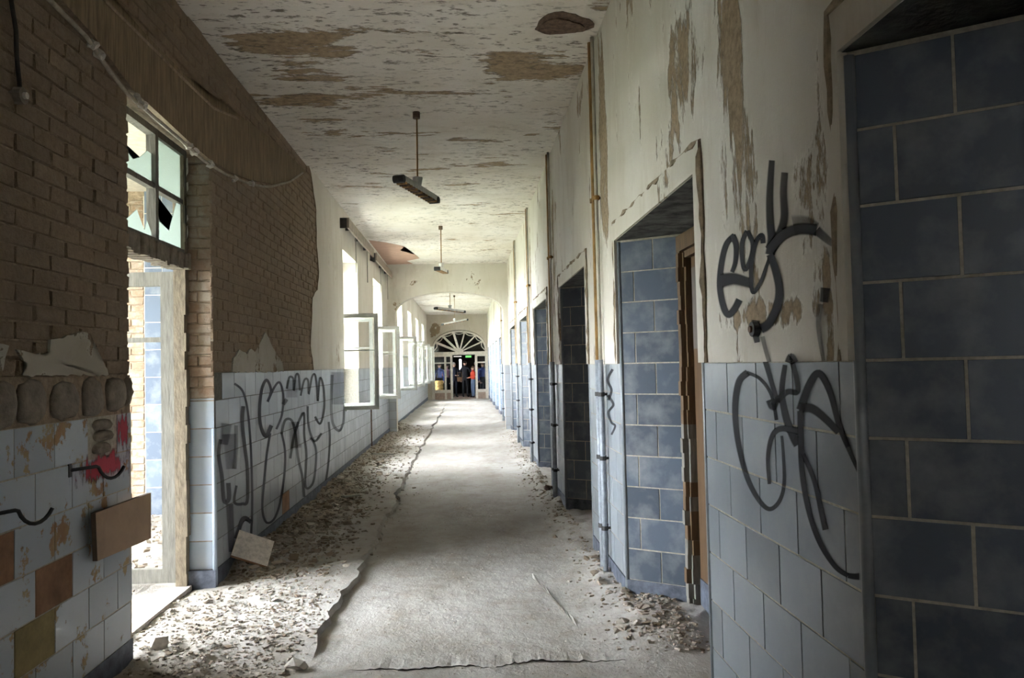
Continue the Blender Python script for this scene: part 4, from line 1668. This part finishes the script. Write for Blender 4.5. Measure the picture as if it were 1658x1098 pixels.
chunks(120, gl, (.025, .085), 'broken plaster chunk in the brown rubble along the foot of the left wall', 'rubble along the left wall')
chunks(45, lambda: (random.uniform(-1.75, -.95), random.uniform(3.75, 5.5)), (.015, .04), 'small stone in the gravel spread before the side doorway', 'gravel before the side doorway')
chunks(40, lambda: (min(1.28, random.gauss(.98, .10)), random.uniform(4.2, 5.9)), (.02, .055), 'pale plaster lump fallen at the foot of the second niche', 'rubble at the second niche')
chunks(26, lambda: (min(.98, random.gauss(.92, .09)), random.uniform(6.6, 11)), (.02, .06), 'pale plaster lump lying along the foot of the farther right wall', 'rubble along the right wall')


def chips(name, n, fx, size, label, m='rubble'):
    base = np.array([(x, y, z) for z in (-.5, .5) for y in (-.5, .5) for x in (-.5, .5)])
    fc = np.array([(0, 2, 3, 1), (4, 5, 7, 6), (0, 1, 5, 4), (2, 6, 7, 3), (0, 4, 6, 2), (1, 3, 7, 5)])
    P = np.array([fx() for _ in range(n)])
    s_ = rng.uniform(*size, n) * rng.uniform(.4, 1, n)
    v = base[None] * (1 + rng.uniform(-.45, .25, (n, 8, 3)))
    v = v * (s_[:, None, None] * np.stack([np.ones(n), rng.uniform(.4, .9, n), rng.uniform(.2, .5, n)], -1)[:, None, :])
    a, tl = rng.uniform(0, 6.3, n), rng.normal(0, .35, n)
    c, s2 = np.cos(tl)[:, None], np.sin(tl)[:, None]
    y, z = v[..., 1] * c - v[..., 2] * s2, v[..., 1] * s2 + v[..., 2] * c
    c, s2 = np.cos(a)[:, None], np.sin(a)[:, None]
    x2, y2 = v[..., 0] * c - y * s2, v[..., 0] * s2 + y * c
    h = ground(P[:, 0], P[:, 1])
    v = np.stack([x2 + P[:, 0:1], y2 + P[:, 1:2], z + h[:, None] + .15 * s_[:, None]], -1)
    f = (fc[None] + (np.arange(n) * 8)[:, None, None]).reshape(-1, 4)
    me = bpy.data.meshes.new(name)
    me.from_pydata(v.reshape(-1, 3).tolist(), [], f.tolist())
    me.materials.append(MATS[m])
    o = link(name, me)
    o['kind'] = 'stuff'
    return tag(o, label, 'rubble')


def f1():
    while True:
        y = random.uniform(5.75, 20)
        if random.random() < math.exp(-(y - 5.7) / 7):
            return XL + .02 + abs(random.gauss(0, .33)), y


chips('rubble_strip', 5200, f1, (.012, .055), 'crumbled plaster and dirt heaped along the foot of the left wall')
def f2():
    while True:
        x, y = random.uniform(-2.0, -.86 - abs(random.gauss(0, .12))), random.gauss(4.5, .75)
        if x > XL + .02 or DJ0 + .1 < y < DJ1 - .08:
            return x, y


chips('gravel', 4200, f2, (.006, .026), 'loose gravel and grit spread before the side doorway')
chips('rubble_fringe', 2600, lambda: (1.3 - abs(random.gauss(0, .2)) - .03, random.uniform(4.0, 6.3)) if random.random() < .55 else (XR - .01 - abs(random.gauss(0, .12)), random.uniform(6.2, 17)), (.01, .036), 'crumbled white plaster along the foot of the right wall')
chips('grit', 1500, lambda: (random.uniform(-.85, 1.0), random.uniform(3.7, 12)), (.004, .014), 'scattered grit on the middle of the corridor floor')
chips('porch_rubble', 900, lambda: (random.uniform(-4.5, -2.35), random.uniform(4.5, 8.3)), (.02, .09), 'white plaster flakes littering the porch floor')


def single(name, x, y, size, rot, m, label, cat, seed, flat=.4, dz=0.0):
    me = chunk_mesh(seed, flat)
    me.materials[0] = MATS[m]
    o = link(name, me)
    o.location = (x, y, float(ground(x, y)) + size * flat * .6 + dz)
    o.scale = (size, size, size)
    o.rotation_euler = rot
    return tag(o, label, cat)


single('stone', -.90, 4.08, .075, (0.1, .1, .4), 'gypsum', 'pale flat stone at the bottom edge beside the screed edge', 'stone', 41, .5)
single('brick_fragment', .93, 9.2, .11, (0, .2, 1.2), 'rust_dark', 'dark brick fragment lying against the foot of the right wall', 'brick', 52, .5)
single('stone', -1.72, 4.40, .07, (.3, 0, 0), 'gypsum', 'pale pointed stone leaning at the base of the near tiled wall', 'stone', 61, .8)
# broken tile leaning at the corner of the doorway
k = MB()
k.box((-.14, -.012, -.12), (.14, .012, .12), 'weathered_wood', {'-y': 'gypsum', '-z': 'tile_bare', '-x': 'tile_bare'})
o = k.build('broken_tile')
px_ = (-1.66, 6.02)
o.location = (px_[0], px_[1], float(ground(*px_)) + .10)
o.rotation_euler = (math.radians(-48), math.radians(24), math.radians(18))
tag(o, 'loose square tile leaning in the rubble at the doorway corner', 'tile')
for (x, y, a, l, lab) in ((-1.45, 13.2, .9, .5, 'pale splintered wooden slat lying in the rubble under the first window'), (-1.35, 8.9, 1.3, .42, 'pale wooden slat lying in the rubble below the graffitied dado')):
    k = MB()
    k.box((-l / 2, -.022, -.008), (l / 2, .022, .008), 'weathered_wood')
    o = k.build('wooden_slat')
    o.location = (x, y, float(ground(x, y)) + .07)
    o.rotation_euler = (.1, .12, a)
    tag(o, lab, 'slat')
k = MB()
k.tube([(XL + .02, 14.4, .05), (XL + .02, 14.4, .95)], .013, 'rust_dark', 8)
tag(k.build('drain_pipe'), 'short rusty pipe on the tiles between the two nearest windows', 'pipe')
# small dark box at the end of the graffiti
p = on_x(1222, 533, PX - .012)
k = MB()
k.tube([(p.x + .02, p.y, p.z), (p.x - .012, p.y, p.z)], .026, 'iron', 12)
k.tube([(p.x - .01, p.y, p.z), (p.x - .02, p.y, p.z)], .012, 'rust_dark', 10)
tag(k.build('wall_socket'), 'small dark wall socket remnant at the end of the upper graffiti', 'socket')


# ------------------------------------------------------------------ PEOPLE in the end doorway
def person(loc, face, H, top, legs, hair, label, arms, lean=0.0, shoes='cloth_black', long_hair=False, spread=.10, extra=None):
    """one continuous skinned body, standing at loc, turned by face (0 = towards the camera, -y)"""
    s_ = H / 1.75
    V, E, R_, Mt = [], [], [], []

    def add(p, r, m, par=None):
        V.append((p[0] * s_, p[1] * s_ + lean * max(p[2] - .9, 0), p[2] * s_))
        R_.append(r * s_)
        Mt.append(m)
        if par is not None:
            E.append((par, len(V) - 1))
        return len(V) - 1
    pel = add((0, 0, .95), .15, legs)
    wst = add((0, .01, 1.10), .135, top, pel)
    chs = add((0, .01, 1.30), .155, top, wst)
    nb = add((0, .01, 1.45), .085, top, chs)
    nk = add((0, -.01, 1.53), .052, 'skin', nb)
    hd = add((0, -.02, 1.61), .082, 'skin', nk)
    h2 = add((0, -.02, 1.68), .083, hair, hd)
    add((0, -.015, 1.73), .05, hair, h2)
    for sg in (-1, 1):
        hip = add((.09 * sg, 0, .88), .10, legs, pel)
        kn = add((spread * sg, -.02, .50), .068, legs, hip)
        an = add((spread * 1.1 * sg, .01, .10), .048, legs, kn)
        ft = add((spread * 1.15 * sg, -.02, .045), .045, shoes, an)
        add((spread * 1.35 * sg, -.15, .035), .036, shoes, ft)
        a = arms[0] if sg < 0 else arms[1]
        sh = add((.19 * sg, .01, 1.41), .068, top, chs)
        el = add((a[0][0] * sg, a[0][1], a[0][2]), .050, top, sh)
        wr = add((a[1][0] * sg, a[1][1], a[1][2]), .034, top, el)
        d = (Vector(a[1]) - Vector(a[0])).normalized()
        pm = Vector(a[1]) + d * .07
        ph = add((pm.x * sg, pm.y, pm.z), .030, 'skin', wr)
        side = Vector((1, 0, 0)) if abs(d.x) < .7 else Vector((0, 0, 1))
        side = (side - d * side.dot(d)).normalized()
        for j, (o_, ln) in enumerate(((-.027, .068), (-.009, .08), (.009, .075), (.027, .06))):
            b0 = pm + d * .035 + side * o_
            q1 = add((b0.x * sg, b0.y, b0.z), .010, 'skin', ph)
            b1 = b0 + d * ln * .5
            q2 = add((b1.x * sg, b1.y, b1.z), .009, 'skin', q1)
            b2 = b1 + d * ln * .4 + d.cross(side) * .02
            add((b2.x * sg, b2.y, b2.z), .008, 'skin', q2)
        th = pm + side * -.045 + d * .005
        q1 = add((th.x * sg, th.y, th.z), .011, 'skin', ph)
        th = th + d * .04 + side * -.012
        add((th.x * sg, th.y, th.z), .009, 'skin', q1)
    me = bpy.data.meshes.new('person')
    me.from_pydata(V, E, [])
    o = bpy.data.objects.new('person', me)
    COL.objects.link(o)
    sk = o.modifiers.new('skin', 'SKIN')
    sk.use_smooth_shade = True
    for i, r in enumerate(R_):
        sv = me.skin_vertices[0].data[i]
        sv.radius = (r, r * (.78 if i in (1, 2, 0) else 1))
        sv.use_root = i == 0
    sb = o.modifiers.new('sub', 'SUBSURF')
    sb.levels = sb.render_levels = 1
    dg = bpy.context.evaluated_depsgraph_get()
    ev = bpy.data.meshes.new_from_object(o.evaluated_get(dg))
    o.modifiers.clear()
    o.data = ev
    ms = []
    for m in Mt:
        if m not in ms:
            ms.append(m)
    ev.materials.clear()
    for m in ms:
        ev.materials.append(MATS[m])
    A = np.array(V)
    Rr = np.array(R_)
    for p in ev.polygons:
        c = np.array(p.center)
        j = int(np.argmin(np.linalg.norm(A - c, axis=1) - Rr))
        p.material_index = ms.index(Mt[j])
        p.use_smooth = True
    o.location = loc
    o.rotation_euler = (0, 0, face)
    tag(o, label, 'person', 'people standing in the end doorway')
    # face: nose, eyes, mouth, ears
    zc = 1.63 * s_
    hy = lean * max(1.63 - .9, 0)

    def ball(name, p, r, m):
        bm = bmesh.new()
        bmesh.ops.create_icosphere(bm, subdivisions=1, radius=1)
        for v in bm.verts:
            v.co = Vector((v.co.x * r[0] + p[0], v.co.y * r[1] + p[1] + hy, v.co.z * r[2] + p[2]))
        q = bpy.data.meshes.new(name)
        bm.to_mesh(q)
        bm.free()
        q.materials.append(MATS[m])
        return link(name, q, o)
    ball('nose', (0, -.105 * s_, zc - .01), (.012, .02, .022), 'skin')
    for sg in (-1, 1):
        ball('eye', (.032 * sg, -.092 * s_, zc + .02), (.012, .01, .008), 'hair_dark')
        ball('ear', (.084 * sg * s_, -.01, zc), (.012, .022, .032), 'skin')
    ball('mouth', (0, -.096 * s_, zc - .05), (.024, .008, .007), 'cloth_pink')
    ball('hair', (0, .012 * s_, zc + .05), (.094 * s_, .095 * s_, .075 * s_), hair)
    if long_hair:
        ball('hair', (0, .055 * s_, zc - .05), (.085 * s_, .05 * s_, .13 * s_), hair)
    return o


down = ((.25, .02, 1.13), (.25, -.06, .88))
fold = ((.24, .0, 1.13), (.10, -.24, 1.10))
reach = ((.26, -.05, 1.15), (.22, -.30, 1.12))
person((-.60, 37.4, .02), .5, 1.70, 'cloth_navy', 'cloth_navy', 'hair_grey', 'person in a dark jacket with folded arms at the left of the end doorway', (fold, fold))
person((-.07, 37.3, .02), 2.8, 1.76, 'cloth_black', 'cloth_black', 'hair_dark', 'person in black seen from behind in the middle of the end doorway', (((.30, -.02, 1.15), (.26, -.2, 1.0)), down))
person((.31, 36.75, .02), -1.1, 1.50, 'cloth_red', 'cloth_jeans', 'hair_brown', 'person in a bright red jacket and blue jeans in the end doorway', (fold, reach), long_hair=True)
person((.48, 38.6, .02), .2, 1.72, 'cloth_pink', 'cloth_black', 'hair_grey', 'person in a dull pink top behind the person in red', (down, down))
person((.78, 37.6, .02), .6, 1.66, 'cloth_blue', 'cloth_black', 'hair_brown', 'person in a blue top behind the right side light of the end door', (down, fold))
person((-1.32, 37.8, .02), -.4, 1.66, 'cloth_blue', 'cloth_black', 'hair_brown', 'person in a blue top behind the left side light of the end door', (down, down))
person((-.98, 38.4, .02), .3, 1.62, 'cloth_pink', 'cloth_black', 'hair_dark', 'person in a pink top behind the left leaf of the end door', (fold, down))

# shoulder bag held in front of the person in black
t = thing('shoulder_bag', (-.33, 36.80, .80), 'brown shoulder bag between the two dark dressed people', 'bag')
k = MB()
k.box((-.12, -.05, 0), (.12, .05, .2), 'leather')
k.build('body', t)
k = MB()
k.tube([(-.13, 0, .21), (-.08, 0, .42), (.08, 0, .42), (.13, 0, .21)], .012, 'leather', 6)
k.build('strap', t)
# woven basket behind the left side light
t = thing('basket', (-1.30, 36.5, .02), 'straw coloured woven basket behind the left side light of the end door', 'basket')
k = MB()
k.tube([(0, 0, .30), (0, 0, .33)], [.12, .19], 'straw', 14)
for j in range(7):
    z = .36 + j * .07
    k.tube([(0, 0, z), (0, 0, z + .03), (0, 0, z + .06)], [.185, .20, .185], 'straw', 14)
k.build('weave', t)
bx('stand', (-.12, -.12, 0), (.12, .12, .31), 'brown_wood', t)
# escape sign and lamp deep in the hall
t = thing('exit_sign', (.12, 40.5, 2.02), 'small green lit escape sign hanging in the dark hall', 'sign')
bx('housing', (-.17, -.03, -.06), (.17, .03, .07), 'iron', t)
bx('green_face', (-.15, -.036, -.045), (.15, -.03, .055), 'sign_green', t)
bx('hanger', (-.01, -.01, .07), (.01, .01, 1.9), 'iron', t)
t = thing('hall_lamp', (-.45, 40.5, 2.04), 'small white lit lamp beside the green escape sign', 'lamp')
bx('housing', (-.22, -.03, -.03), (.22, .03, .05), 'iron', t)
bx('tube', (-.2, -.04, -.02), (.2, -.03, .02), 'lamp_white', t)
bx('hanger', (-.01, -.01, .05), (.01, .01, 1.88), 'iron', t)
